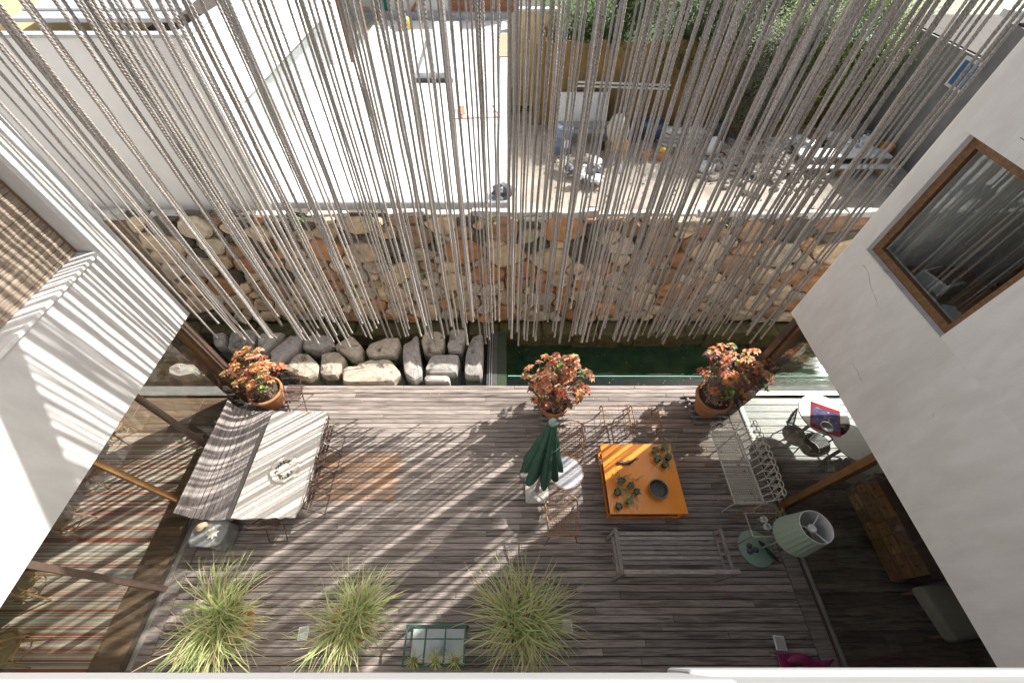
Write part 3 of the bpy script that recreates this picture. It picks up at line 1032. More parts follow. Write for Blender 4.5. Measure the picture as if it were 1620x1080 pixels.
# ================================================================== THINGS ON THE DECK
# ---- rosette shrubs in terracotta pots
def leaf(mb, o, az, el, L, w, fold=.25, curl=.25):
    """pointed leaf of four triangles starting at o"""
    d = V((cos(az) * cos(el), sin(az) * cos(el), sin(el)))
    s = V((-sin(az), cos(az), 0))
    u = d.cross(s) * -1
    if u.z < 0:
        u = -u
    o = V(o)
    m = o + d * (L * .55) + u * (L * .05)
    t = o + d * L - V((0, 0, L * curl))
    l = m + s * w + u * (w * fold)
    r = m - s * w + u * (w * fold)
    mb.add([o, l, m, r, t], [(0, 2, 1), (0, 3, 2), (1, 2, 4), (2, 3, 4)])


def rosette(seed, outer, inner, size=.092):
    g = random.Random(seed)
    mb = MB()
    n = g.randint(9, 12)
    for i in range(n):
        mb.cur = 0
        leaf(mb, (0, 0, 0), 2 * pi * i / n * 1.0 + g.uniform(-.25, .25), g.uniform(.05, .5), size * g.uniform(.85, 1.2), size * .24)
    for i in range(6):
        mb.cur = 1
        leaf(mb, (0, 0, .008), 2 * pi * i / 6 + g.uniform(-.3, .3), g.uniform(.7, 1.1), size * g.uniform(.5, .75), size * .16, curl=.1)
    return mb.mesh('leaf_rosette', [outer, inner])


ROS = {'hot': [rosette(1, 'leaf_orange', 'leaf_lime'), rosette(2, 'leaf_orange', 'leaf_red'), rosette(3, 'leaf_peach', 'leaf_orange'), rosette(4, 'leaf_peach', 'leaf_lime'),
               rosette(5, 'leaf_red', 'leaf_orange')],
       'cool': [rosette(6, 'leaf_plum', 'leaf_orange'), rosette(7, 'leaf_plum', 'leaf_lime', .115), rosette(8, 'leaf_green', 'leaf_lime', .115), rosette(9, 'leaf_orange', 'leaf_green')],
       'small': [rosette(10, 'leaf_green', 'leaf_peach', .05), rosette(11, 'leaf_peach', 'shell_white', .045), rosette(12, 'leaf_green', 'leaf_lime', .05)]}


def shrub(loc, pr, ph, cen, rad, n, mix, label, seed, stand):
    g = random.Random(seed)
    t = thing('potted_shrub', label, 'plant', loc, 0, 'red-leaved shrubs in terracotta pots')
    z0 = .07
    prof = [(pr * .68, z0), (pr * .76, z0 + ph * .3), (pr * .93, z0 + ph * .78), (pr * .95, z0 + ph * .84), (pr * 1.05, z0 + ph * .85), (pr * 1.06, z0 + ph), (pr * .93, z0 + ph), (pr * .9, z0 + ph * .86)]
    MB().lathe(prof, n=28, caps=False).build('pot', 'terracotta', t, True)
    MB().lathe([(pr * .68, 0), (pr * .66, .01)], (0, 0, z0), 20).build('pot_base', 'terracotta', t)
    sm = MB()
    nn = 18
    sm.v.append((0, 0, z0 + ph * .93))
    for k in range(nn):
        a = 2 * pi * k / nn
        sm.v.append((pr * .91 * cos(a), pr * .91 * sin(a), z0 + ph * .88))
    for k in range(nn):
        sm.face((0, 1 + k, 1 + (k + 1) % nn))
    sm.build('soil', 'soil', t)
    st = MB()
    for i in range(n):
        u = g.random() ** .5
        a = g.uniform(0, 2 * pi)
        zz = g.uniform(-1, 1)
        p = V((cen[0] + rad[0] * u * cos(a) * sqrt(1 - .55 * zz * zz), cen[1] + rad[1] * u * sin(a) * sqrt(1 - .55 * zz * zz), cen[2] + rad[2] * zz * .9))
        b = V((g.uniform(-.5, .5) * pr, g.uniform(-.5, .5) * pr, z0 + ph * .88))
        q = b.lerp(p, .55) + V((g.uniform(-.05, .05), g.uniform(-.05, .05), .08))
        st.tube([b, q, p], [.007, .005, .0035], 4, caps=False)
        if p.z < cen[2] - .35 * rad[2]:
            me_ = g.choice(ROS['small'] + ROS['cool'])
        else:
            me_ = g.choice(ROS['hot'] if g.random() < mix else ROS['cool'])
        o = link('leaf_rosette', me_, t, p)
        d = (p - b).normalized()
        q4 = (d + V((0, 0, .6))).normalized().to_track_quat('Z', 'Y')
        o.rotation_mode = 'QUATERNION'
        o.rotation_quaternion = q4
        k = g.uniform(.8, 1.25)
        o.scale = (k, k, k)
    for i in range(70):     # low twigs and dry leaves over the soil
        a, u = g.uniform(0, 2 * pi), g.uniform(.2, 1.0) * pr
        b = V((u * cos(a) * .7, u * sin(a) * .7, z0 + ph * .9))
        e = b + V((g.uniform(-.12, .12), g.uniform(-.12, .12), g.uniform(.06, .22)))
        st.tube([b, e], [.003, .0015], 3, caps=False)
        st.cur = 1
        leaf(st, e, g.uniform(0, 6.28), g.uniform(-.2, .7), .045, .012)
        leaf(st, b.lerp(e, .6), g.uniform(0, 6.28), g.uniform(-.2, .7), .04, .011)
        st.cur = 0
    st.build('stems', ['twig', 'leaf_peach'], t)
    if stand:
        for k in range(6):
            MB().box(-pr * 1.05, pr * 1.05, -pr * .95 + k * pr * .38 - .02, -pr * .95 + k * pr * .38 + .025, .04, .066).build('stand_slat', 'weathered_x', t)
        for sx in (-.8, .8):
            MB().box(sx * pr - .02, sx * pr + .02, -pr, pr, .004, .039).build('stand_bearer', 'weathered_slat', t)
    return t


shrub((-4.52, 3.86, 0), .29, .44, (-.02, .12, 1.0), (.48, .42, .32), 76, .9, 'brightest orange-red rosette shrub in a pot beside the left corner post', 3, True)
shrub((.90, 3.66, 0), .27, .36, (.03, .15, .92), (.60, .48, .42), 125, .80, 'orange-leaved shrub in a pot behind the closed green parasol', 4, True)
shrub((3.86, 3.72, 0), .31, .48, (.22, .22, 1.0), (.64, .52, .44), 130, .46, 'mixed red and dark green shrub in a pot beside the right corner post', 5, True)

# ---- stone dining table
tb = thing('stone_table', 'long pale rough-edged stone dining table striped by rope shadows', 'table', (-3.55, 2.42, 0))
g = random.Random(8)
poly = []
for (ax, ay), (bx, by) in (((-.50, -.88), (.42, -.86)), ((.42, -.86), (.50, -.6)), ((.50, -.6), (.46, .86)), ((.46, .86), (-.50, .88)), ((-.50, .88), (-.50, -.88))):
    m = max(2, int(math.hypot(bx - ax, by - ay) / .07))
    for k in range(m):
        t = k / m
        straight = ax == -.5 and bx == -.5
        j = 0 if straight else .012
        poly.append((ax + (bx - ax) * t + g.uniform(-j, j), ay + (by - ay) * t + g.uniform(-j, j)))
MB().prism(poly, .69, .74).build('table_top', 'tabletop', tb)
for yy in (-.55, .55):
    MB().box(-.25, .25, yy - .09, yy + .09, 0, .69).build('leg', 'boulder', tb)
pl = thing('shell_plate', 'oval white shell-like plate with a dark rim on the stone table', 'plate', (-3.49, 2.27, .742), .5)
MB().lathe([(.12, 0), (.19, .014), (.215, .04), (.205, .043), (.155, .022), (.0, .018)], n=26, caps=False, fl=lambda k, n, i: 1 + .05 * sin(k * 2.1) + .04 * cos(k * 3.7)).build('plate', 'shell_white', pl, True)
pb = MB()
for k in range(90):
    a = g.uniform(.6, 5.6)
    pb.blob((.125 * cos(a) + g.uniform(-.03, .03), .125 * sin(a) + g.uniform(-.03, .03), .026), (.010, .012, .005), 6, 4, .2, g)
pb.build('pebbles', 'st_dark', pl, kind='stuff')

# ---- curved slatted bench along the glass
cb = thing('curved_bench', 'weathered slatted bench with curved back between stone table and left glass', 'bench', (-4.55, 2.53, 0))
prof = [(-.30, .84), (-.285, .76), (-.268, .68), (-.245, .61), (-.205, .545), (-.15, .50), (-.085, .47), (-.02, .452), (.045, .445), (.11, .448), (.175, .455), (.24, .462), (.305, .466)]
for i in range(len(prof) - 1):
    (x0, z0), (x1, z1) = prof[i], prof[i + 1]
    dx, dz = x1 - x0, z1 - z0
    l = math.hypot(dx, dz)
    o = MB().cbox(-l / 2 + .003, l / 2 - .003, -.93 + g.uniform(-.01, .01), .93 + g.uniform(-.01, .01), -.022, 0, .004).build('slat', 'weathered_slat', cb, loc=((x0 + x1) / 2, 0, (z0 + z1) / 2))
    o.rotation_euler = (0, -math.atan2(dz, dx), 0)
MB().cbox(.312, .335, -.94, .94, .42, .47, .004).build('front_rail', 'weathered_slat', cb)
for yy in (-.8, .8):
    MB().tube([(-.30, yy, .80), (-.27, yy, .64), (-.2, yy, .51), (-.08, yy, .435), (.08, yy, .41), (.30, yy, .425)], .022, 6).build('rib', 'weathered', cb)
    for xx in (-.2, .25):
        MB().box(xx - .03, xx + .03, yy - .03, yy + .03, 0, .45 if xx < 0 else .41).build('leg', 'weathered', cb)

# ---- folding metal chairs around the stone table
def folding_chair():
    t = thing('folding_chair', '', 'chair', (0, 0, 0), 0, 'rusty folding chairs at the stone table')
    w = .165
    for s in (-w, w):
        MB().tube([(s, -.22, 0), (s, -.02, .40), (s, .16, .66), (s, .20, .80)], .009, 5).build('upright', 'rust_dark', t)
        MB().tube([(s * .9, .24, 0), (s * .9, .02, .36), (s * .9, -.16, .44)], .009, 5).build('leg', 'rust_dark', t)
    se = MB()
    for k in range(7):
        se.box(-w + .008, w - .008, -.17 + k * .052, -.17 + k * .052 + .035, .438, .450)
    se.build('seat', 'rust_dark', t)
    bk = MB()
    bk.tube([(-w, .20, .80), (-w * .5, .225, .825), (w * .5, .225, .825), (w, .20, .80)], .009, 5)
    bk.tube([(-w, .165, .68), (0, .19, .69), (w, .165, .68)], .008, 5)
    bk.build('backrest', 'rust_dark', t)
    MB().tube([(-w * .9, .24, .01), (w * .9, .24, .01)], .007, 5).build('stretcher', 'rust_dark', t)
    return t


fc = folding_chair()
spots = [(-3.23, 3.02, -pi / 2, 'rusty folding chair at the stone table side, nearest the pond'), (-3.22, 2.66, -pi / 2, 'second rusty folding chair from the pond at the stone table side'),
         (-3.24, 2.31, -pi / 2, 'third rusty folding chair from the pond at the stone table side'), (-3.23, 1.94, -pi / 2, 'rusty folding chair at the stone table side, nearest the grasses'),
         (-3.62, 1.62, pi, 'rusty folding chair at the near head of the stone table'), (-4.0, 3.84, .0, 'rusty folding chair at the far head of the stone table by the pot')]
for i, (x, y, rz, lab) in enumerate(spots):
    if i == 0:
        fc.location, fc.rotation_euler, fc['label'] = (x, y, 0), (0, 0, rz), lab
    else:
        copy_tree(fc, None, (x, y, 0), rz, lab)

# ---- mossy stone block with two shells
sb = thing('stone_block', 'mossy grey slab set on two stones beside the bench end', 'stone', (-4.52, 1.44, 0))
def rough_slab(pl_, z0, z1, seed):
    q = random.Random(seed)
    p2 = chaikin(pl_, 1)
    n = len(p2)
    vs, fs = [], []
    for k_, z in ((.97, z0), (1.03, z0 + (z1 - z0) * .4), (1.0, z1 - .012), (.94, z1)):
        vs += [(a * k_ + q.uniform(-.01, .01), b * k_ + q.uniform(-.01, .01), z + q.uniform(-.006, .006)) for a, b in p2]
    vs.append((0, 0, z1 + .004))
    for i in range(3):
        for k in range(n):
            fs.append((i * n + k, i * n + (k + 1) % n, (i + 1) * n + (k + 1) % n, (i + 1) * n + k))
    for k in range(n):
        fs.append((3 * n + k, 3 * n + (k + 1) % n, len(vs) - 1))
    return MB().add(vs, fs)
rough_slab([(-.29, -.19), (.0, -.2), (.19, -.19), (.25, -.02), (.24, .17), (0, .2), (-.27, .19)], .29, .38, 1).build('slab', 'schist', sb)
rough_slab([(.02, -.2), (.2, -.22), (.23, .15), (.04, .17)], 0, .28, 2).build('support', 'schist', sb)
rough_slab([(-.24, -.15), (-.05, -.17), (-.03, .15), (-.24, .16)], 0, .28, 3).build('support', 'schist', sb)
# spiral shell
sp = thing('spiral_shell', 'striped orange and white spiral sea shell on the mossy slab', 'shell', (-4.66, 1.50, .445))
mb = MB()
pts, rad = [], []
for k in range(34):
    t = k / 33
    a = t * 2 * pi * 2.6
    r = .052 * (1 - t) ** .9
    pts.append((r * cos(a), r * sin(a), -.045 + .10 * t))
    rad.append(.036 * (1 - t) + .004)
mb.tube(pts, rad, 8)
mb.build('whorl', 'shell_orange', sp, True)
ss = thing('star_shell', 'white spiky star-shaped shell on the mossy slab', 'shell', (-4.46, 1.42, .386), .3)
mb = MB()
n = 16
mb.v.append((0, 0, .045))
for k in range(n):
    r = .10 if k % 2 == 0 else .062
    a = 2 * pi * k / n
    mb.v.append((r * cos(a), r * sin(a), .012 if k % 2 == 0 else .02))
for k in range(n):
    mb.v.append((.05 * cos(2 * pi * k / n), .05 * sin(2 * pi * k / n), 0))
for k in range(n):
    l = (k + 1) % n
    mb.face((0, 1 + k, 1 + l))
    mb.face((1 + k, 1 + n + k, 1 + n + l, 1 + l))
mb.build('body', 'shell_white', ss)

# ---- closed green parasol on a paved base
ps = thing('closed_parasol', 'closed dark green parasol standing on a square stone base', 'parasol', (.535, 2.17, 0))
ba = MB().cbox(-.20, .19, -.21, .21, 0, .05, .008).build('base', 'paving', ps)
q = random.Random(3)
pp = [((i + .5 + q.uniform(-.3, .3)) * .096 - .2, (j + .5 + q.uniform(-.3, .3)) * .105 - .21) for i in range(4) for j in range(4)]
for poly in voronoi(pp, -.185, .175, -.195, .195, 1.0):
    if len(poly) > 2:
        cx = sum(a for a, b in poly) / len(poly)
        cy = sum(b for a, b in poly) / len(poly)
        MB().prism([(cx + (a - cx) * .9, cy + (b - cy) * .9) for a, b in chaikin(poly)], .05, .056).build('paver', 'paving', ba)
MB().lathe([(.045, .05), (.045, .08), (.03, .09), (.03, .30), (.034, .30), (.034, .34), (.024, .34)], n=14).build('socket', 'grey_pole', ps, True)
MB().tube([(0, 0, .3), (.03, 0, 2.62)], .02, 8).build('pole', 'weathered', ps)
cp = MB()
n = 96
rows_ = [(.052, 2.60), (.07, 2.45), (.105, 2.15), (.15, 1.85), (.195, 1.52), (.235, 1.25), (.26, 1.02)]
for i, (r, z) in enumerate(rows_):
    for k in range(n):
        a = 2 * pi * k / n
        f_ = i / (len(rows_) - 1)
        fl_ = 1 + (.34 * f_ + .10) * (abs(cos(a * 4 + .5 * sin(a))) ** .6 * 2 - 1.2) * (.65 + .35 * sin(a * 3 + 1)) + .05 * f_ * cos(a * 16 + 2 * sin(a * 2))
        dz = -.10 * f_ ** 3 * (cos(a * 8) * .9 + .3 * sin(a * 2.0)) - .14 * f_ * f_ * sin(a)
        cp.v.append((.03 * (z / 2.6) + r * fl_ * cos(a) * (1.1 if cos(a) < 0 else .95), r * fl_ * sin(a), z + dz))
for i in range(len(rows_) - 1):
    for k in range(n):
        l = (k + 1) % n
        cp.face((i * n + k, (i + 1) * n + k, (i + 1) * n + l, i * n + l))
cp.build('canopy', 'parasol', ps, True)
MB().lathe([(.055, 2.585), (.058, 2.60), (.05, 2.625), (.03, 2.63)], (.03, 0, 0), 16).build('cap', 'parasol_trim', ps)
tm = MB()
tm.tube([(.03 + .145 * cos(2 * pi * k / 24), .14 * sin(2 * pi * k / 24), 2.0 + .02 * sin(k)) for k in range(24)], .006, 4, True)
tm.build('tie_band', 'parasol', ps)

# ---- bistro table
bt = thing('bistro_table', 'round mirror-like marble bistro table beside the parasol', 'table', (.955, 2.24, 0))
MB().lathe([(.0, .70), (.255, .70), (.262, .708), (.255, .718), (.0, .718)], n=36, caps=False).build('table_top', 'marble', bt)
MB().tube(arc((0, 0, .705), .27, 0, 2 * pi, 30, 'xy')[:-1], .010, 6, True).build('rim', 'rust', bt)
MB().tube(arc((0, 0, .62), .25, 0, 2 * pi, 30, 'xy')[:-1], .007, 5, True).build('lower_ring', 'rust', bt)
for k in range(3):
    a = 2 * pi * k / 3 + .5
    MB().tube([(.25 * cos(a), .25 * sin(a), .70), (.16 * cos(a), .16 * sin(a), .45), (.12 * cos(a), .12 * sin(a), .3), (.28 * cos(a), .28 * sin(a), 0)], .009, 5).build('leg', 'rust', bt)


# ---- rusty wire chairs
def wire_chair(label, loc, rz, w=.23, d=.21, legs_bow=.03):
    t = thing('wire_chair', label, 'chair', loc, rz, 'rusty wire chairs')
    se = MB()
    for k in range(13):
        x = -w + 2 * w * (k + .5) / 13
        se.tube([(x, -d, .45), (x, d, .45)], .0036, 3, caps=False)
        y = -d + 2 * d * (k + .5) / 13
        se.tube([(-w, y, .452), (w, y, .452)], .0036, 3, caps=False)
    se.build('seat', 'rust', t)
    MB().tube([(-w, -d, .45), (w, -d, .45), (w * .92, d, .45), (-w * .92, d, .45)], .013, 5, True).build('seat_frame', 'rust', t)
    for sx in (-1, 1):
        for sy in (-1, 1):
            MB().tube([(sx * w, sy * d, .45), (sx * (w - .02), sy * (d - .02), .25), (sx * (w + legs_bow), sy * (d + legs_bow), 0)], .012, 5).build('leg', 'rust', t)
    MB().tube([(-w, -d, .18), (w, d, .2)], .006, 4).build('brace', 'rust', t)
    MB().tube([(w, -d, .18), (-w, d, .2)], .006, 4).build('brace', 'rust', t)
    bk = MB()
    bk.tube([(-w, -.05, .62)] + [(-w - .02, .1, .64)] + [(w * 1.06 * cos(a) * 1.0, d + .09 * sin(a), .66 + .14 * sin(a)) for a in [pi - pi * k / 12 for k in range(13)]] + [(w + .02, .1, .64), (w, -.05, .62)], .013, 5)
    bk.tube([(w * .86 * cos(a), d + .05 * sin(a), .50 + .20 * sin(a)) for a in [pi - pi * k / 12 for k in range(13)]], .006, 4)
    for k in range(7):
        x = -w * .8 + 1.6 * w * k / 6
        bk.tube([(x, d, .45), (x, d + .05, .62), (x * 1.05, d + .08, .76 - .9 * x * x)], .004, 3)
    for sx in (-1, 1):
        bk.tube([(sx * w, -.05, .62), (sx * w, -.05, .45)], .007, 4)
        bk.tube(spiral((sx * w * .45, d + .04, .60), .06, 1.4, 18, 'xz', sgn=sx), .004, 3)
    bk.build('backrest', 'rust', t)
    return t


wire_chair('rusty wire armchair in front of the bistro table, whole seat in view', (.86, 1.58, 0), .06)
wire_chair('rusty wire armchair behind the bistro table, half hidden by the parasol', (1.10, 2.80, 0), -.05)

# ---- two low rusty wire stools
def stool(label, loc):
    t = thing('wire_stool', label, 'stool', loc, 0, 'low rusty wire stools')
    w, d, h = .235, .20, .36
    MB().tube([(-w, -d, h), (w, -d, h), (w, d, h), (-w, d, h)], .016, 5, True).build('seat_frame', 'rust', t)
    m = MB()
    for k in range(7):
        x = -w + 2 * w * (k + .5) / 7
        m.tube([(x, -d, h - .004), (x, d, h - .004)], .0022, 3, caps=False)
        y = -d + 2 * d * (k + .5) / 7
        m.tube([(-w, y, h - .006), (w, y, h - .006)], .0022, 3, caps=False)
    m.build('seat', 'rust', t)
    for sx in (-1, 1):
        for sy in (-1, 1):
            MB().tube([(sx * w, sy * d, h), (sx * (w + .03), sy * d, h * .75), (sx * (w - .03), sy * d, h * .4), (sx * (w + .02), sy * d, 0)], .013, 5).build('leg', 'rust', t)
    MB().tube([(-w, -d, .10), (-w, d, .10)], .006, 4).build('rung', 'rust', t)
    MB().tube([(w, -d, .10), (w, d, .10)], .006, 4).build('rung', 'rust', t)


stool('low rusty wire stool, left of the pair behind the orange table', (2.03, 3.42, 0))
stool('low rusty wire stool, right of the pair behind the orange table', (2.58, 3.42, 0))

# ---- orange coffee table
ot = thing('coffee_table', 'square glossy orange low coffee table', 'table', (2.265, 2.285, 0))
MB().cbox(-.615, .615, -.58, .58, .335, .36, .004).build('table_top', 'orange', ot)
for sx in (-1, 1):
    for sy in (-1, 1):
        MB().box(sx * .585 - .015, sx * .585 + .015, sy * .55 - .015, sy * .55 + .015, 0, .334).build('leg', 'orange', ot)
for sy in (-1, 1):
    MB().box(-.569, .569, sy * .55 - .014, sy * .55 + .014, .03, .058).build('lower_rail', 'orange', ot)
    MB().box(sy * .585 - .014, sy * .585 + .014, -.534, .534, .03, .058).build('lower_rail', 'orange', ot)
MB().box(-.50, .50, -.46, .46, .20, .215).build('shelf', 'dark_iron', ot)
bo = thing('black_bowl', 'round dark ceramic bowl on the orange table', 'bowl', (2.465, 2.07, .362))
MB().lathe([(.0, .0), (.12, .0), (.150, .05), (.160, .085), (.157, .09), (.138, .088), (.128, .05), (.115, .02), (.0, .018)], n=36, caps=False).build('bowl', 'dark_iron', bo)
MB().tube(arc((0, 0, .09), .149, 0, 2 * pi, 36, 'xy')[:-1], .007, 5, True).build('rim', 'grey_pole', bo)
lz = thing('lizard_figure', 'small dark lizard sculpture on the orange table', 'sculpture', (2.06, 2.53, .376), .12)
mb = MB()
pts = [(-.20, 0, .0), (-.16, .004, .012), (-.12, .008, .012), (-.085, .0, .006), (-.03, -.012, .014), (.02, -.008, .014), (.07, .0, .01), (.12, .02, .006), (.165, .05, .002), (.20, .04, .0), (.215, .03, .0)]
mb.tube(pts, [.006, .022, .026, .016, .03, .032, .024, .016, .010, .006, .003], 8)
for (x, s) in ((-.06, 1), (-.06, -1), (.06, 1), (.06, -1)):
    mb.tube([(x, 0, .008), (x - .02, s * .035, .006), (x - .035, s * .05, -.008)], [.010, .007, .004], 5)
mb.build('body', 'dark_iron', lz, True)


def potted(loc, label, seed, trail, group):
    q = random.Random(seed)
    t = thing('potted_succulent', label, 'plant', loc, 0, group)
    r = q.uniform(.050, .062)
    MB().lathe([(r * .75, 0), (r, .085), (r * 1.05, .09), (r * .9, .092), (r * .85, .078), (0, .078)], n=16, caps=False).build('pot', 'black_ceramic', t, True)
    fo = MB()
    for _ in range(34):
        a, u = q.uniform(0, 6.28), r * .8 * q.random() ** .5
        leaf(fo, (u * cos(a), u * sin(a), .08 + q.uniform(0, .03)), q.uniform(0, 6.28), q.uniform(.1, 1.2), q.uniform(.03, .065), .010)
    for _ in range(trail):
        a = q.uniform(0, 6.28)
        L = q.uniform(.12, .27)
        p0 = V((0, 0, .08))
        p1 = V((cos(a) * L * .5, sin(a) * L * .5, .17 + q.uniform(-.03, .06)))
        p2 = V((cos(a + q.uniform(-.4, .4)) * L, sin(a + q.uniform(-.4, .4)) * L, .10 + q.uniform(-.04, .12)))
        fo.tube([p0, p1, p2], .0016, 3, caps=False)
        for s_ in range(16):
            k = s_ / 15
            p = p0 * (1 - k) ** 2 + p1 * 2 * k * (1 - k) + p2 * k * k + V((q.uniform(-.02, .02), q.uniform(-.02, .02), q.uniform(-.015, .015)))
            leaf(fo, p, q.uniform(0, 6.28), q.uniform(-.3, .8), .026, .009)
    fo.build('foliage', 'succulent', t)


GA, GB = 'succulent pots at the left of the orange table', 'succulent pots at the far right corner of the orange table'
for i, (x, y, tr, lab) in enumerate([(1.89, 2.20, 8, 'small pot with long bare trailing stems at the left edge of the orange table'), (2.03, 2.12, 3, 'dark little pot just right of the one with long trailing stems'),
                                     (1.80, 2.02, 1, 'spiky little succulent at the left edge, middle of the left pot cluster'), (2.10, 2.02, 2, 'small pot at the inner right side of the left pot cluster'),
                                     (1.78, 1.80, 0, 'small pot nearest the front left corner of the orange table'), (1.96, 1.88, 6, 'bushiest green succulent of the left pot cluster')]):
    potted((x, y, .362), lab, 40 + i, tr, GA)
for i, (x, y, tr, lab) in enumerate([(2.56, 2.72, 2, 'small pot on the far left of the corner pot cluster'), (2.74, 2.78, 7, 'trailing leafy pot at the far right corner of the orange table'),
                                     (2.57, 2.57, 1, 'small pot on the near left of the corner pot cluster'), (2.76, 2.60, 4, 'small trailing pot at the right edge of the orange table'),
                                     (2.67, 2.47, 1, 'nearest pot of the corner pot cluster on the orange table')]):
    potted((x, y, .362), lab, 60 + i, tr, GB)

# ---- white wire scroll bench
wb = thing('wire_bench', 'rusting white wire garden bench with scrolled back beside the right glass', 'bench', (3.86, 2.46, 0))
se = MB()
W2, D2 = .235, .62
for k in range(17):
    x = -W2 + 2 * W2 * (k + .5) / 17
    se.tube([(x, -D2, .43), (x, D2, .43)], .0062, 3, caps=False)
for k in range(44):
    y = -D2 + 2 * D2 * (k + .5) / 44
    se.tube([(-W2, y, .432), (W2, y, .432)], .0062, 3, caps=False)
se.build('seat', 'iron_white', wb)
MB().tube([(-W2, -D2, .43), (W2, -D2, .43), (W2, D2, .43), (-W2, D2, .43)], .012, 5, True).build('seat_frame', 'iron_white', wb)
MB().box(-W2 + .01, W2 - .01, -.012, .012, .434, .446).build('cross_bar', 'iron_white', wb)
bk = MB()
nb = 11
for k in range(nb):
    y = -D2 + 2 * D2 * (k + .5) / nb
    hh = .40 + .06 * sin(pi * (k + .5) / nb)
    for s_ in (-1, 1):
        bk.tube([(W2, y - .055 * s_, .43), (W2 + .05, y - .05 * s_, .43 + hh * .5), (W2 + .09, y + .02 * s_, .43 + hh * .85), (W2 + .10, y + .045 * s_, .43 + hh)], .007, 4)
    c_ = (W2 + .10, y, .43 + hh)
    bk.tube([(c_[0], c_[1] + .052 * cos(a), c_[2] + .052 * sin(a)) for a in [2 * pi * j / 14 for j in range(14)]], .0075, 4, True)
    bk.tube(spiral((c_[0] - .02, c_[1], c_[2] - .12), .045, 1.5, 16), .006, 3)
bk.tube([(W2 + .06, -D2, .62), (W2 + .06, D2, .62)], .006, 4)
bk.tube([(W2 + .10, -D2 - .02, .80), (W2 + .105, -D2 * .5, .85), (W2 + .105, D2 * .5, .85), (W2 + .10, D2 + .02, .80)], .006, 4)
bk.build('backrest', 'iron_white', wb)
for s_ in (-1, 1):
    ar = MB()
    y = s_ * D2
    ar.tube([(-W2, y, .43), (-W2 - .02, y + s_ * .03, .58), (-W2 + .04, y + s_ * .05, .67), (.05, y + s_ * .05, .68), (W2 + .09, y + s_ * .02, .76)], .008, 5)
    for j in range(6):
        x = -W2 + 2 * W2 * (j + .5) / 6
        ar.tube([(x, y, .43), (x + .02, y + s_ * .04, .56), (x, y + s_ * .05, .67)], .004, 3)
        ar.tube(spiral((x, y + s_ * .04, .56), .035, 1.4, 14, 'xz'), .0035, 3)
    ar.tube(spiral((-W2 - .03, y + s_ * .04, .62), .06, 1.3, 16, 'xz'), .006, 4)
    ar.build('armrest', 'iron_white', wb)
    for sx in (-1, 1):
        MB().tube([(sx * W2, y, .43), (sx * (W2 - .01), y * .97, .2), (sx * (W2 + .03), y * 1.02, 0)], .010, 5).build('leg', 'iron_white', wb)

# ---- wire side table with glass top, candle glasses and a twig plant
stb = thing('wire_side_table', 'small rusty wire side table with glass top at the end of the white bench', 'table', (3.92, 1.50, 0))
MB().box(-.26, .26, -.155, .155, .578, .586).build('glass_top', 'thin_glass', stb)
MB().tube([(-.27, -.165, .57), (.27, -.165, .57), (.27, .165, .57), (-.27, .165, .57)], .009, 5, True).build('frame', 'iron_white', stb)
for sx in (-1, 1):
    for sy in (-1, 1):
        MB().tube([(sx * .27, sy * .165, .57), (sx * .24, sy * .15, .3), (sx * .30, sy * .19, 0)], .009, 5).build('leg', 'rust', stb)
cg = MB()
for k in range(10):
    x = -.25 + .5 * k / 9
    cg.tube([(x - .02, .165, .58), (x + .02, .19, .64 + .02 * (k % 2)), (x - .03, .2, .70)], .004, 3)
cg.tube([(-.30, .17, .60), (-.1, .2, .68), (.1, .19, .70), (.28, .17, .66)], .008, 4)
cg.build('gallery', 'rust', stb)
for i, (x, y, lab) in enumerate([(3.86, 1.555, 'faceted glass candle holder farther from the camera on the wire table'), (3.87, 1.455, 'faceted glass candle holder nearer the camera on the wire table')]):
    t = thing('candle_glass', lab, 'candle holder', (x, y, .588), 0, 'glass candle holders')
    MB().lathe([(.035, 0), (.042, .01), (.05, .06), (.045, .085), (.04, .085), (.044, .06), (.036, .014), (0, .012)], n=8, caps=False).build('glass', 'white_top', t)
    MB().tube(spiral((-.07, 0, .045), .035, 1.2, 14, 'xz'), .005, 4).build('handle', 'alu', t)
t = thing('black_twig_vase', 'small black vase with sparse green twigs on the wire table', 'vase', (4.06, 1.56, .588))
MB().lathe([(.03, 0), (.045, .03), (.04, .07), (.02, .1), (.022, .11)], n=14).build('vase', 'black_ceramic', t, True)
fo = MB()
q = random.Random(5)
for _ in range(9):
    a, L = q.uniform(0, 6.28), q.uniform(.08, .17)
    e = V((cos(a) * L, sin(a) * L, .11 + q.uniform(.03, .16)))
    fo.tube([(0, 0, .1), e], .0015, 3, caps=False)
    for s_ in range(7):
        leaf(fo, V((0, 0, .1)).lerp(e, .3 + .1 * s_), q.uniform(0, 6.28), q.uniform(-.2, .8), .032, .01)
fo.build('twigs', 'grass_b', t)

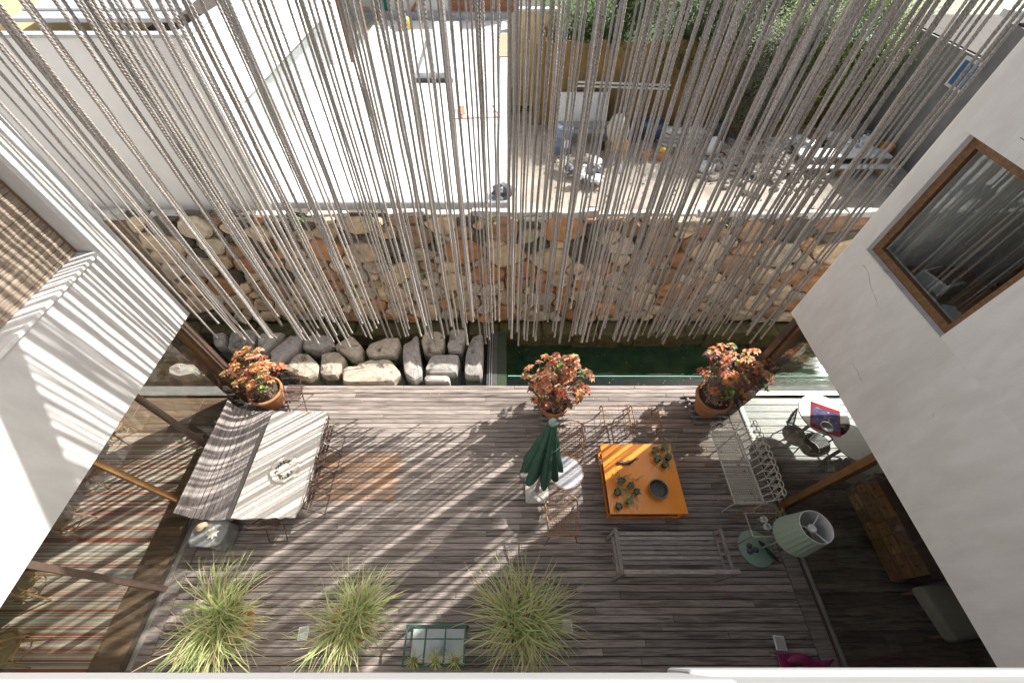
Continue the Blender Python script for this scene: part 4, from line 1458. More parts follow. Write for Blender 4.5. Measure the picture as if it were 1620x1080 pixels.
# ---- weathered wooden bench
wd_ = thing('slatted_bench', 'weathered grey wooden garden bench with armrests seen from behind', 'bench', (2.40, 1.14, 0))
for k in range(7):
    yy = .27 - k * .066
    MB().cbox(-.76, .76, yy - .024, yy + .024, .40, .42, .004).build('seat_slat', 'weathered_x', wd_)
for k in range(3):
    MB().cbox(-.74, .74, -.262 - k * .012, -.242 - k * .012, .48 + k * .09, .55 + k * .09, .003).build('back_slat', 'weathered_x', wd_)
bevel(MB().box(-.79, .79, -.318, -.262, .765, .80).build('top_rail', 'weathered_x', wd_), .006)
for sx in (-1, 1):
    bevel(MB().box(sx * .775 - .026, sx * .775 + .026, -.26, .30, .60, .628).build('armrest', 'weathered_slat', wd_), .006)
    MB().box(sx * .775 - .025, sx * .775 + .025, .24, .29, 0, .599).build('leg', 'weathered', wd_)
    MB().box(sx * .775 - .025, sx * .775 + .025, -.315, -.265, 0, .764).build('leg', 'weathered', wd_)
    MB().box(sx * .775 - .02, sx * .775 + .02, -.264, .239, .35, .398).build('side_rail', 'weathered_slat', wd_)

# ---- sage green floor lamp
fl_ = thing('floor_lamp', 'sage green floor lamp with pleated drum shade by the right glass', 'lamp', (3.98, 1.28, 0))
MB().lathe([(0, 0), (.262, 0), (.268, .008), (.268, .022), (.26, .03), (0, .03)], (-.04, 0, 0), 40, caps=False).build('base', 'sage', fl_, True)
MB().tube([(.04, 0, .028), (.07, 0, 1.22)], .016, 8).build('pole', 'sage', fl_)
sh = MB()
n = 44
for r, z in ((.265, .86), (.235, 1.12), (.205, 1.40)):
    for k in range(n):
        a = 2 * pi * k / n
        sh.v.append((.07 + (r + (.004 if k % 2 else -.004)) * cos(a), (r + (.004 if k % 2 else -.004)) * sin(a), z))
for i in range(2):
    for k in range(n):
        l = (k + 1) % n
        sh.face((i * n + k, i * n + l, (i + 1) * n + l, (i + 1) * n + k))
shade = sh.build('shade', 'sage_shade', fl_)
MB().lathe([(.258, .862), (.228, 1.12), (.198, 1.398)], (.07, 0, 0), 44, caps=False).build('lining', 'white_lining', shade, True)
MB().tube([(.07 + .2015 * cos(2 * pi * k / 40), .2015 * sin(2 * pi * k / 40), 1.40) for k in range(40)], .005, 5, True).build('top_rim', 'white_metal', shade)
for k in range(3):
    a = 2 * pi * k / 3 + .9
    MB().tube([(.07 + .05 * cos(a), .05 * sin(a), 1.30), (.07 + .2 * cos(a), .2 * sin(a), 1.37)], .008, 5).build('spider_arm', 'white_metal', shade)
MB().lathe([(.05, 1.28), (.058, 1.30), (.05, 1.32), (.03, 1.33), (0, 1.31)], (.07, 0, 0), 20, caps=False).build('lamp_holder', 'white_metal', fl_, True)
for i, (x, y, lab) in enumerate([(3.83, 1.31, 'dark pebble at the back of the three on the lamp base'), (3.81, 1.23, 'dark pebble at the front of the three on the lamp base'), (3.91, 1.25, 'dark pebble nearest the pole on the lamp base')]):
    MB().blob((0, 0, .035), (.045, .042, .034), 10, 6, .05).build('pebble', 'slate', None, True, (x, y, .031), label=lab, category='stone', group='dark pebbles on the lamp base')
bi = thing('bird_figure', 'flat black bird-shaped object lying across the lamp base', 'ornament', (4.10, 1.24, .05), -1.0)
MB().tube([(-.17, .0, .0), (-.10, .01, .004), (-.04, 0, .01), (.04, -.005, .01), (.10, 0, .004), (.20, .015, .0)], [.008, .035, .02, .03, .028, .008], 8).build('body', 'black', bi, True)

# ---- lights / small plates let into the deck, purple cloth
t = thing('deck_plate', 'pale square plate lying on the deck near the purple cloth', 'plate', (3.83, .09, .004), -.06)
MB().cbox(-.075, .075, -.085, .085, 0, .014, .006).build('frame', 'white_metal', t)
MB().cbox(-.06, .06, -.07, .07, .0142, .018, .003).build('cover', 'pale_tile', t)
t = thing('deck_plate', 'pale square plate lying on the deck beside the third grass pot', 'plate', (.88, .28, .004), .05)
MB().cbox(-.07, .07, -.08, .08, 0, .014, .006).build('frame', 'white_metal', t)
MB().cbox(-.055, .055, -.065, .065, .0142, .018, .003).build('cover', 'pale_tile', t)
t = thing('deck_plate', 'pale square plate lying on the deck between the first two grasses', 'plate', (-2.86, .20, .004), .1)
MB().cbox(-.07, .07, -.08, .08, 0, .014, .006).build('frame', 'white_metal', t)
MB().cbox(-.055, .055, -.065, .065, .0142, .018, .003).build('cover', 'pale_tile', t)
pu = thing('purple_bag', 'crumpled purple cloth tapering from a flat purple plate at the lower right', 'cloth', (3.86, -.09, 0))
MB().cbox(-.15, .07, -.10, .07, .02, .05, .008).build('plate', 'purple', pu)
mb = MB()
q = random.Random(4)
pts, rad = [], []
for k in range(13):
    t_ = k / 12
    pts.append((-.06 + .64 * t_, -.02 + .03 * sin(t_ * 7), .10 + .02 * sin(t_ * 9)))
    rad.append(max(.004, .075 * sin(min(1, t_ * 1.8 + .25) * pi * .5) * (1 - t_ ** 2.2)))
mb.tube(pts, rad, 12)
mb.v = [(x, y + q.uniform(-.008, .008), .03 + max(0, z - .03) * .8 + q.uniform(-.008, .008)) for x, y, z in mb.v]
mb.build('cloth', 'purple', pu, True)

# ---- three big pots of ornamental grass
def grass(loc, label, seed, n, L0, pr, potm, lean=(0, .12)):
    q = random.Random(seed)
    t = thing('potted_grass', label, 'plant', loc, 0, 'ornamental grasses along the near edge')
    MB().lathe([(pr * .8, 0), (pr, .36), (pr * 1.06, .37), (pr * 1.06, .41), (pr * .92, .41), (pr * .9, .36), (0, .36)], n=24, caps=False).build('pot', potm, t, True)
    mb = MB()
    tufts = [(q.uniform(-.75, .75) * pr, q.uniform(-.75, .75) * pr) for _ in range(9)]
    for i in range(n):
        tx, ty = q.choice(tufts)
        b = V((tx + q.gauss(0, .03), ty + q.gauss(0, .03), .36))
        az = q.uniform(0, 2 * pi) if q.random() < .65 else math.atan2(ty, tx) + q.uniform(-.8, .8)
        L = L0 * q.uniform(.5, 1.12)
        e0 = q.uniform(.85, 1.55)
        bend = q.uniform(.8, 3.0)
        w = q.uniform(.005, .0095)
        side = V((-sin(az), cos(az), 0))
        p = b.copy()
        el = e0
        mb.cur = q.choices([0, 1, 2], [6, 2.4, 1.9])[0]
        curl = q.uniform(-1.3, 1.3)
        k0 = len(mb.v)
        S = 6
        for s_ in range(S + 1):
            k = s_ / S
            ww = w * (1 - k ** 2) + .0008
            mb.v += [tuple(p - side * ww), tuple(p + side * ww)]
            el = e0 - bend * k
            az2 = az + curl * k
            d = V((cos(az2) * cos(el) + lean[0], sin(az2) * cos(el) + lean[1], sin(el)))
            p = p + d.normalized() * (L / S)
            if p.z < .06:
                p.z = .06
        for s_ in range(S):
            a = k0 + 2 * s_
            mb.face((a, a + 1, a + 3, a + 2))
    mb.build('blades', ['grass_a', 'grass_b', 'grass_c'], t, kind='stuff')
    return t


grass((-3.80, .30, 0), 'bushy ornamental grass in a pot at the lower left corner of the deck', 1, 420, .90, .26, 'terracotta')
grass((-2.10, .30, 0), 'ornamental grass with many dry blades left of the glass box', 2, 340, .86, .26, 'terracotta')
grass((.20, .31, 0), 'tallest spiky ornamental grass right of the glass box', 3, 400, .98, .27, 'black_ceramic')

# ---- glass terrarium with a cloche, three air plants in front of it
te = thing('glass_case', 'small green-framed glass case between two grasses at the near edge', 'terrarium', (-.93, .06, 0))
X2, Y2, Z2 = .39, .21, .40
for x in (-X2, X2):
    for y in (-Y2, Y2):
        MB().box(x - .012, x + .012, y - .012, y + .012, 0, Z2).build('corner_bar', 'dark_green_metal', te)
for y in (-Y2, Y2):
    for z in (.02, Z2 + .012):
        MB().box(-X2 - .012, X2 + .012, y - .011, y + .011, z - .012, z + .012).build('rail', 'dark_green_metal', te)
for x in (-X2, -.13, .13, X2):
    MB().box(x - .011, x + .011, -Y2 + .0115, Y2 - .0115, Z2 + .001, Z2 + .022).build('bar', 'dark_green_metal', te)
MB().box(-X2, X2, .06, .075, Z2 + .001, Z2 + .012).build('bar', 'dark_green_metal', te)
for x in (-.26, 0, .26):
    MB().box(x - .115, x + .115, -Y2 + .012, Y2 - .012, Z2 + .004, Z2 + .008).build('glass_pane', 'thin_glass', te)
MB().box(-X2 + .014, X2 - .014, -Y2 - .002, -Y2 + .002, .034, Z2 - .002).build('glass_pane', 'thin_glass', te)
MB().box(-X2 + .014, X2 - .014, Y2 - .002, Y2 + .002, .034, Z2 - .002).build('glass_pane', 'thin_glass', te)
MB().box(-X2 + .02, X2 - .02, -Y2 + .02, Y2 - .02, .034, .045).build('tray', 'panel_white', te)
clo = thing('glass_cloche', 'ribbed glass cloche standing inside the green-framed case', 'cloche', (-.92, .05, .046))
MB().lathe([(.10, 0), (.105, .02), (.10, .10), (.095, .11), (.095, .17), (.08, .24), (.05, .28), (.015, .30), (.02, .315), (.0, .325)], n=24, caps=False).build('dome', 'paper', clo, True)
for i, (x, lab) in enumerate([(-1.17, 'small spiky air plant, left of the three before the glass case'), (-.895, 'small spiky air plant, middle of the three before the glass case'), (-.645, 'small spiky air plant, right of the three before the glass case')]):
    t = thing('air_plant', lab, 'plant', (x, -.10, .42), 0, 'air plants on the glass case')
    MB().lathe([(.03, 0), (.045, .045), (.04, .05), (0, .05)], n=12, caps=False).build('pot', 'bark', t)
    mb = MB()
    q = random.Random(70 + i)
    for k in range(26):
        az = 2 * pi * k / 26 + q.uniform(-.15, .15)
        mb.cur = q.choice([0, 0, 1])
        leaf(mb, (0, 0, .05), az, q.uniform(.05, 1.1), q.uniform(.12, .20), .0055, .1, .2)
    mb.build('leaves', ['leaf_lime', 'grass_b'], t)

# ---- fallen leaves and crumbs on the deck: loose litter
q = random.Random(77)
mb = MB()
for i in range(150):
    if i < 95:
        c = q.choice([(-4.3, 3.6), (.9, 3.3), (3.7, 3.4), (1.9, 2.9)])
        x, y = c[0] + q.gauss(0, .4), c[1] + q.gauss(0, .3)
    else:
        x, y = q.uniform(-4.6, 4.2), q.uniform(.1, 4.1)
    x, y = max(-4.8, min(4.25, x)), min(4.15, y)
    mb.cur = q.choice([0, 0, 1, 2])
    leaf(mb, (x, y, .006), q.uniform(0, 6.28), q.uniform(0, .15), q.uniform(.02, .055), .010, .3, .02)
mb.build('fallen_leaves', ['leaf_peach', 'twig', 'leaf_orange'], None, kind='stuff', label='small dry leaves fallen on the deck boards', category='leaves')
# ---- bits floating on the water
mb = MB()
for i in range(60):
    x, y = q.uniform(.1, 5.5), 4.35 + 1.3 * q.random() ** 2
    mb.cur = q.choice([0, 1, 1])
    leaf(mb, (x, y, -.152), q.uniform(0, 6.28), .02, q.uniform(.015, .04), .008, .1, .0)
mb.build('floating_leaves', ['leaf_peach', 'grass_b'], None, kind='stuff', label='tiny leaves floating on the dark pond water', category='leaves')

# ================================================================== LEFT ROOM
rg = thing('striped_rug', 'long woven rug striped in cream, grey and rust on the left room floor', 'rug', (-6.75, 1.45, .003))
MB().box(-1.10, 1.09, -1.72, 1.78, 0, .012).build('weave', 'rug', rg)
lt = thing('dining_table', 'long wooden dining table under the left ceiling', 'table', (-7.75, 1.6, 0))
MB().cbox(-.45, .45, -1.7, 1.7, .71, .75, .006).build('table_top', 'wood_brown', lt)
for x in (-.38, .38):
    for y in (-1.55, 1.55):
        MB().box(x - .04, x + .04, y - .04, y + .04, 0, .709).build('leg', 'wood_brown', lt)


def bentwood():
    t = thing('bentwood_chair', '', 'chair', (0, 0, 0), 0, 'bentwood chairs along the dining table')
    MB().lathe([(0, .452), (.175, .452), (.178, .458), (0, .458)], n=28, caps=False).build('seat', 'cane', t)
    MB().tube(arc((0, 0, .45), .195, 0, 2 * pi, 28, 'xy')[:-1], .02, 6, True).build('seat_ring', 'bentwood', t)
    MB().tube(arc((0, 0, .22), .15, 0, 2 * pi, 24, 'xy')[:-1], .009, 5, True).build('stretcher_ring', 'bentwood', t)
    for k in range(4):
        a = pi / 4 + k * pi / 2
        MB().tube([(.16 * cos(a), .16 * sin(a), .44), (.23 * cos(a), .23 * sin(a), 0)], [.016, .011], 6).build('leg', 'bentwood', t)
    bk = MB()
    bk.tube([(.17, -.17, .45), (.24, -.18, .65), (.27, -.13, .86), (.28, 0, .91), (.27, .13, .86), (.24, .18, .65), (.17, .17, .45)], .013, 6)
    bk.tube([(.18, -.10, .46), (.24, -.11, .62), (.26, -.05, .78), (.265, 0, .80), (.26, .05, .78), (.24, .11, .62), (.18, .10, .46)], .009, 6)
    bk.build('backrest', 'bentwood', t)
    return t


bc = bentwood()
for i, (x, y, rz, lab) in enumerate([(-6.86, .74, .1, 'bentwood chair with round cane seat nearest the bottom left corner'), (-6.90, 1.60, -.1, 'bentwood chair with cane seat midway along the striped rug'),
                                     (-6.98, 2.35, .15, 'bentwood chair with cane seat third along the striped rug'), (-7.05, 3.15, -.05, 'bentwood chair with cane seat at the pond end of the rug'),
                                     (-6.55, .02, -.25, 'bentwood chair partly cut off by the parapet at lower left')]):
    if i == 0:
        bc.location, bc.rotation_euler, bc['label'] = (x, y, 0), (0, 0, rz), lab
    else:
        copy_tree(bc, None, (x, y, 0), rz, lab)

# ================================================================== RIGHT ROOM
ct = thing('drawer_chest', 'low rustic chest of many wooden drawers behind the right glass', 'chest', (5.78, 1.49, 0))
MB().box(.03, .62, -.68, .68, .04, .77).build('carcass', 'chest_dark', ct)
MB().cbox(-.02, .64, -.71, .71, .771, .79, .004).build('top', 'chest_dark', ct)
q = random.Random(12)
for r_ in range(3):
    y = -.67
    z0 = .07 + r_ * .235
    while y < .60:
        w = q.choice([.19, .25, .31])
        w = min(w, .67 - y)
        d = MB().cbox(-.012, .028, y + .006, y + w - .006, z0, z0 + .215, .003).build('drawer', 'chest_wood', ct)
        MB().blob((-.026, y + w / 2, z0 + .11), (.014, .016, .016), 8, 5, .02, q).build('knob', 'dark_iron', d, True)
        y += w
MB().box(.1, .5, -.66, -.60, 0, .039).build('foot', 'chest_dark', ct)
MB().box(.1, .5, .60, .66, 0, .039).build('foot', 'chest_dark', ct)
for nm, lab, cat, x, y, prof, m in (('ceramic_jar', 'dark round jar on the drawer chest', 'jar', 6.1, 1.72, [(.04, 0), (.085, .05), (.09, .10), (.05, .15), (.055, .16)], 'slate'),
                                    ('gold_pot', 'golden leaf-shaped pot on the drawer chest', 'pot', 6.12, 1.48, [(.05, 0), (.12, .06), (.15, .14), (.13, .14), (.10, .07), (0, .03)], 'gold'),
                                    ('brass_cup', 'small brass cup on the drawer chest, nearest the camera', 'cup', 6.1, 1.15, [(.03, 0), (.05, .07), (.045, .07), (.02, .01)], 'gold'),
                                    ('paper_bundle', 'crumpled white paper at the far end of the drawer chest', 'paper', 6.05, 1.97, [(.05, 0), (.07, .03), (.04, .06), (0, .05)], 'paper')):
    MB().lathe(prof, n=14, caps=False, fl=(lambda k, n, i: 1 + .18 * sin(k * 2.6 + i)) if 'leaf' in lab or 'crumpled' in lab else None).build(nm, m, None, True, (x, y, .792), label=lab, category=cat)
cu = thing('armchair', 'beige upholstered seat near the drawer chest under the right ceiling', 'armchair', (6.25, .48, 0), .15)
o = MB().box(-.40, .38, -.34, .30, .24, .46).build('seat_cushion', 'cushion', cu, True)
bevel(o, .06, 4)
o = MB().box(.30, .46, -.36, .32, .20, .78).build('backrest', 'cushion', cu, True)
bevel(o, .05, 4)
for x in (-.33, .32):
    for y in (-.28, .24):
        MB().tube([(x, y, 0), (x, y, .25)], .02, 6).build('leg', 'wood_brown', cu)
cw = thing('cloth_heap', 'pale cloth draped on a stool at the far end of the chest', 'cloth', (6.05, 2.42, .0))
MB().lathe([(.20, 0), (.19, .42), (.21, .45), (0, .46)], n=18, caps=False).build('stool', 'wood_brown', cw)
MB().lathe([(.30, .36), (.27, .45), (.20, .485), (.08, .49), (0, .488)], n=26, caps=False, fl=lambda k, n, i: 1 + .12 * sin(k * 1.9) * (1 if i < 2 else .3)).build('cloth', 'cushion', cw, True)

for i, (x, y, r, lab) in enumerate([(5.52, 3.24, .40, 'round white table with red and blue cloth behind the right glass'), (5.78, 2.74, .33, 'round pale table in shade next to the clothed round table')]):
    t = thing('round_table', lab, 'table', (x, y, 0), 0, 'round tables in the right room')
    MB().lathe([(0, .71), (r, .71), (r + .006, .72), (r, .735), (0, .735)], n=36, caps=False).build('table_top', 'white_top', t)
    MB().tube([(0, 0, .02), (0, 0, .71)], .03, 8).build('column', 'grey_metal', t)
    for k in range(3):
        a = 2 * pi * k / 3
        MB().tube([(0, 0, .12), (.15 * cos(a), .15 * sin(a), .08), (.28 * cos(a), .28 * sin(a), .0)], .015, 5).build('foot', 'grey_metal', t)
cl = thing('table_cloth', 'red-bordered blue patterned cloth lying askew on the round table', 'cloth', (5.50, 3.16, .738), -.45)
MB().box(-.23, .23, -.27, .27, 0, .004).build('border', 'cloth_red', cl)
MB().box(-.20, .21, -.19, .18, .0045, .007).build('field', 'cloth_blue', cl)
bw = thing('metal_bowl', 'silver bowl standing on the red and blue cloth', 'bowl', (5.40, 2.98, .746))
MB().lathe([(.0, 0), (.06, 0), (.095, .05), (.10, .06), (.088, .055), (.055, .012), (0, .01)], n=24, caps=False).build('bowl', 'alu', bw, True)
t = thing('red_fruit', 'small red fruit on the cloth beside the silver bowl', 'fruit', (5.24, 3.04, .76))
MB().blob((0, 0, 0), (.035, .035, .03), 10, 6, .03).build('fruit', 'cloth_red', t, True)


def cafe_chair(label, loc, rz):
    t = thing('metal_chair', label, 'chair', loc, rz, 'metal chairs in the right room')
    MB().lathe([(0, .44), (.20, .44), (.205, .45), (.2, .46), (0, .46)], n=24, caps=False).build('seat', 'rattan', t)
    for k in range(4):
        a = pi / 4 + k * pi / 2
        MB().tube([(.18 * cos(a), .18 * sin(a), .44), (.24 * cos(a), .24 * sin(a), 0)], .012, 5).build('leg', 'grey_metal', t)
    bk = MB()
    bk.tube([(-.19, .14, .45), (-.235, .20, .75), (-.15, .25, .95), (0, .27, 1.0), (.15, .25, .95), (.235, .20, .75), (.19, .14, .45)], .013, 6)
    bk.tube([(-.22, .21, .70), (0, .26, .72), (.22, .21, .70)], .010, 5)
    for k in range(6):
        x = -.15 + .06 * k
        bk.tube([(x, .24, .72), (x * .9, .26, .94)], .006, 4)
    bk.build('backrest', 'grey_metal', t)


cafe_chair('metal chair with slatted back left of the clothed round table', (5.06, 2.98, 0), 1.0)
cafe_chair('metal chair at the near side of the round pale table', (5.66, 2.34, 0), 2.9)
bk_ = thing('wicker_basket', 'brown wicker basket with handles on a chair by the round tables', 'basket', (5.20, 2.74, .462), .4)
wv = MB()
for i in range(7):
    z = .02 + i * .03
    r = .15 + .006 * i
    wv.tube([(r * cos(2 * pi * k / 24) * 1.15, r * sin(2 * pi * k / 24), z + .005 * (-1) ** k) for k in range(24)], .012, 4, True)
wv.lathe([(0, .0), (.15, .0), (.15, .012), (0, .012)], n=20, caps=False)
wv.build('body', 'rattan', bk_)
for s_ in (-1, 1):
    MB().tube([(s_ * .2, -.06, .2), (s_ * .24, -.05, .28), (s_ * .24, .05, .28), (s_ * .2, .06, .2)], .014, 5).build('handle', 'rattan', bk_)

# ---- things seen through the upper right window
dk = thing('window_desk', 'wooden desk behind the upper right window', 'desk', (5.5, 3.25, 2.6))
MB().cbox(-.55, .35, -.62, .60, .93, .97, .004).build('desk_top', 'wood_window', dk)
for x in (-.5, .3):
    for y in (-.56, .54):
        MB().box(x - .03, x + .03, y - .03, y + .03, 0, .929).build('leg', 'wood_window', dk)
pb_ = thing('printer', 'white boxy machine on the desk behind the upper right window', 'printer', (5.22, 3.52, 3.572), .3)
MB().cbox(-.14, .14, -.16, .16, 0, .14, .01).build('case', 'white_metal', pb_)
MB().box(-.12, .12, -.13, .13, .141, .147).build('lid', 'slate', pb_)
pp_ = thing('loose_papers', 'loose white papers on the sill side of the window desk', 'paper', (5.1, 2.98, 3.572), .5)
for k in range(3):
    o = MB().box(-.10, .10, -.07, .07, .001 + k * .003, .003 + k * .003).build('sheet', 'paper', pp_, loc=(.03 * k, .04 * k, 0), rz=.4 * k)
kp = thing('bookcase', 'dark bookcase in the room behind the upper right window', 'bookcase', (6.4, 3.0, 2.6))
MB().box(.0, .3, -.8, .8, 0, 2.0).build('case', 'chest_dark', kp)
for z in (.3, .7, 1.1, 1.5):
    MB().box(-.02, -.002, -.78, .78, z, z + .02).build('shelf', 'wood_window', kp)

# ================================================================== NEIGHBOURS BEYOND THE STONE WALL
MB().box(-40, 60, 6.75, 70, -.6, -.01).build('yard', 'yard_dirt', kind='structure')

# ---- white flat-roofed annex
ax = thing('flat_roof_annex', 'white flat roof of the neighbouring annex behind the stone wall', 'building', (-2.2, 12, 0))
MB().box(-2.33, 2.22, -5.1, 6.6, 0, 2.44).build('wall', 'render_white', ax)
MB().box(-2.33, 2.26, -5.15, 6.6, 2.441, 2.50).build('roof', 'roof_white', ax)
MB().cbox(-2.30, 2.27, -5.20, -4.98, 2.38, 2.56, .02).build('front_flashing', 'membrane', ax)
MB().cbox(2.02, 2.28, -4.97, 6.6, 2.40, 2.55, .02).build('side_flashing', 'panel_white', ax)
MB().tube([(-1.98, -4.9, 2.53), (-1.98, 6.5, 2.53)], .05, 8).build('gutter_pipe', 'panel_white', ax)
for y in (-3.6, -1.9, -.2, 1.6, 3.3, 5.0):
    MB().box(-1.9, 2.0, y, y + .05, 2.5005, 2.506).build('seam', 'panel_white', ax)
for x in (-.9, .6):
    MB().box(x, x + .045, -4.95, 6.5, 2.5065, 2.511).build('seam', 'panel_white', ax)
hp = thing('roof_skylight', 'grey felt-covered long hatch standing on the white flat roof', 'skylight', (-2.0, 15, 2.50))
mb = MB()
mb.add([(-.50, -2.2, 0), (.48, -2.2, 0), (.48, 2.3, 0), (-.50, 2.3, 0), (-.46, -2.1, .20), (.44, -2.1, .20), (.44, 2.25, .30), (-.46, 2.25, .30)],
       [(4, 5, 6, 7), (0, 1, 5, 4), (1, 2, 6, 5), (2, 3, 7, 6), (3, 0, 4, 7)])
mb.build('cover', 'membrane', hp)
MB().box(-.53, .51, -2.25, -2.205, .0, .10).build('front_board', 'black', hp)
fm = thing('roof_frame', 'thin open timber frame lying on the white flat roof', 'frame', (-.72, 10.7, 2.52), .12)
for a_, b_ in (((-.58, -.25), (.55, -.3)), ((-.58, -.25), (-.5, .45)), ((.55, -.3), (.42, .4))):
    MB().tube([(*a_, .02), (*b_, .03)], .018, 4).build('lath', 'louvre', fm)
MB().box(-.42, -.30, -.1, .4, .04, .055).build('board', 'louvre', fm)
tr = thing('bin_bag', 'black crumpled sheet at the front corner of the white flat roof', 'sheet', (-.05, 7.1, 2.55))
MB().blob((0, 0, .05), (.22, .2, .12), 12, 7, .3, random.Random(2)).build('sheet', 'sack_dark', tr)
yb = thing('yellow_canister', 'yellow plastic canister at the far end of the white flat roof', 'canister', (-3.55, 17.6, 2.5))
MB().lathe([(.17, 0), (.17, .26), (.12, .34), (.06, .34), (.06, .38)], n=14).build('body', 'yellow_jug', yb, True)
pn = thing('plywood_board', 'pale plywood board leaning at the edge of the white flat roof', 'board', (-.02, 15.6, 2.52))
MB().box(-.20, .16, -1.0, 1.2, .03, .06).build('board', 'planks', pn)

# ---- white house on the left behind the wall
nh = thing('neighbour_house', 'white two-storey neighbour house with strip window and flat parapet', 'house', (-4.53, 6.82, 0))
MB().box(-9, -.12, 0, .11, 0, 5.16).build('front_wall', 'render_white', nh)
wy0, wy1, wz0, wz1 = .68, 5.5, 3.10, 4.06
MB().box(-.119, 0, 0, wy0, 0, 5.16).build('side_wall', 'render_white', nh)
MB().box(-.119, 0, wy0, wy1, 0, wz0).build('side_wall', 'render_white', nh)
MB().box(-.119, 0, wy0, wy1, wz1, 5.16).build('side_wall', 'render_white', nh)
MB().box(-.119, 0, wy1, 6.8, 0, 5.16).build('side_wall', 'render_white', nh)
wn = link('strip_window', None, nh)
MB().box(-.075, -.065, wy0, wy1, wz0, wz1).build('glass_pane', 'window_glass', wn)
MB().box(-.115, -.095, wy0, wy1, wz0, wz1).build('blind', 'sack_grey', wn)
for y in (wy0, wy1 - .05):
    MB().box(-.09, -.03, y, y + .05, wz0, wz1).build('frame', 'sack_grey', wn)
MB().box(-9.02, .03, -.03, .13, 5.161, 5.2).build('coping', 'membrane', nh)
MB().box(-.14, .03, .1305, 6.8, 5.161, 5.2).build('coping', 'membrane', nh)
MB().box(-8.9, -.13, .12, 6.8, 4.1, 4.3).build('inner_roof', 'dark_room', nh)
gd = link('glazed_end', None, nh)
for y in (7.2, 9.2, 11.3):
    MB().box(-.15, -.03, y, y + .14, 2.5, 5.0).build('post', 'wood_brown', gd)
for y0, y1 in ((7.34, 9.2), (9.34, 11.3)):
    MB().box(-.10, -.09, y0, y1, 2.6, 5.0).build('glass_pane', 'window_glass', gd)
MB().box(-2, -1.9, 6.8, 11.6, 2.5, 5.0).build('back_wall', 'room_wall', gd)
MB().box(-.2, .02, 6.81, 11.6, 0, 2.6).build('base_wall', 'render_white', gd)
rf = thing('sheet_roof', 'grey ribbed sheet roof behind the white parapet at upper left', 'roof', (-7.3, 7.5, 5.2))
MB().add([(-.2, .05, .0), (2.3, .05, 0), (2.3, 5, .35), (-.2, 5, .35), (-.2, .05, -.05), (2.3, .05, -.05)], [(0, 1, 2, 3), (0, 4, 5, 1)]).build('sheet', 'roof_sheet', rf)
for k in range(5):
    y = .35 + k * .75
    MB().box(-.2, 2.3, y, y + .035, .004 + (y - .05) * .07, .035 + (y - .05) * .07).build('seam', 'roof_white', rf)
yw = thing('yellow_building', 'pale yellow wall at the extreme upper left corner', 'building', (-9.5, 8.6, 0))
MB().box(-2, 1.75, -.9, 4, 0, 5.75).build('wall', 'yellow_wall', yw)
MB().box(-2, 1.8, -.95, 4, 5.751, 5.8).build('coping', 'membrane', yw)

# ---- building behind the flat roof
wbk = thing('rear_building', 'white building with red-brown louvred shutters at the top centre', 'building', (-2.0, 19.2, 0))
MB().box(-5.5, 3.2, 0, 4, 0, 5).build('wall', 'render_white', wbk)
MB().box(-5.5, 2.2, -.35, -.02, 2.4, 2.66).build('parapet', 'membrane', wbk)
MB().box(-2.75, -2.45, -.06, -.003, 2.5, 5).build('pilaster', 'teal_paint', wbk)
for x0 in (-.1, .75, 1.6):
    f = link('shutter', None, wbk)
    MB().box(x0, x0 + .8, -.05, -.004, 2.62, 4.6).build('panel', 'louvre', f)
    for k in range(22):
        MB().box(x0 + .05, x0 + .75, -.085, -.052, 2.66 + k * .085, 2.70 + k * .085).build('slat', 'louvre', f)
MB().box(-3.5, -3.1, -.3, -.1, 2.67, 2.8).build('flower_box', 'terracotta', wbk)
MB().tube([(-1.6, -.12, 2.6), (-.2, -.12, 4.2)], .05, 6).build('stair_rail', 'louvre', wbk)
ow = thing('ochre_wall', 'ochre yard wall beside the white flat roof near the top centre', 'wall', (1.2, 17.4, 0))
MB().box(-.9, .6, 0, .2, 0, 3.05).build('wall', 'yellow_wall', ow)
MB().box(-.9, .6, -.05, .25, 3.051, 3.12).build('coping', 'panel_white', ow)

# ---- ochre board fence
fe = thing('board_fence', 'tall ochre board fence along the back of the yard', 'fence', (7, 15.8, 0))
q = random.Random(31)
me_ = [MB().cbox(0, .285, -.02, .02, 0, 2.62, .003).mesh('board', 'fence_ochre') for _ in range(1)][0]
x = -6.0
k = 0
while x < 7.0:
    o = link('board', me_, fe, (x, .03 * (k % 2) + q.uniform(-.008, .008), 0))
    o.scale = (1, 1, 1 + q.uniform(-.02, .02))
    x += .29
    k += 1
for z in (.5, 1.6):
    MB().box(-6, 7, .075, .13, z, z + .08).build('rail', 'fence_ochre', fe)
fs_ = thing('side_fence', 'dark ochre board fence along the flat-roofed annex', 'fence', (1.35, 16.0, 0))
y = 0
while y < 1.3:
    o = link('board', me_, fs_, (0, y, 0), pi / 2)
    y += .29
ftop = thing('fence_rail_pipe', 'pale horizontal pipes lying along the ochre fence', 'pipe', (4.4, 15.45, 1.45))
for k in range(2):
    MB().tube([(-1.9, 0, k * .12), (1.3, 0, k * .12 - .1)], .035, 6).build('pipe', 'panel_white', ftop)

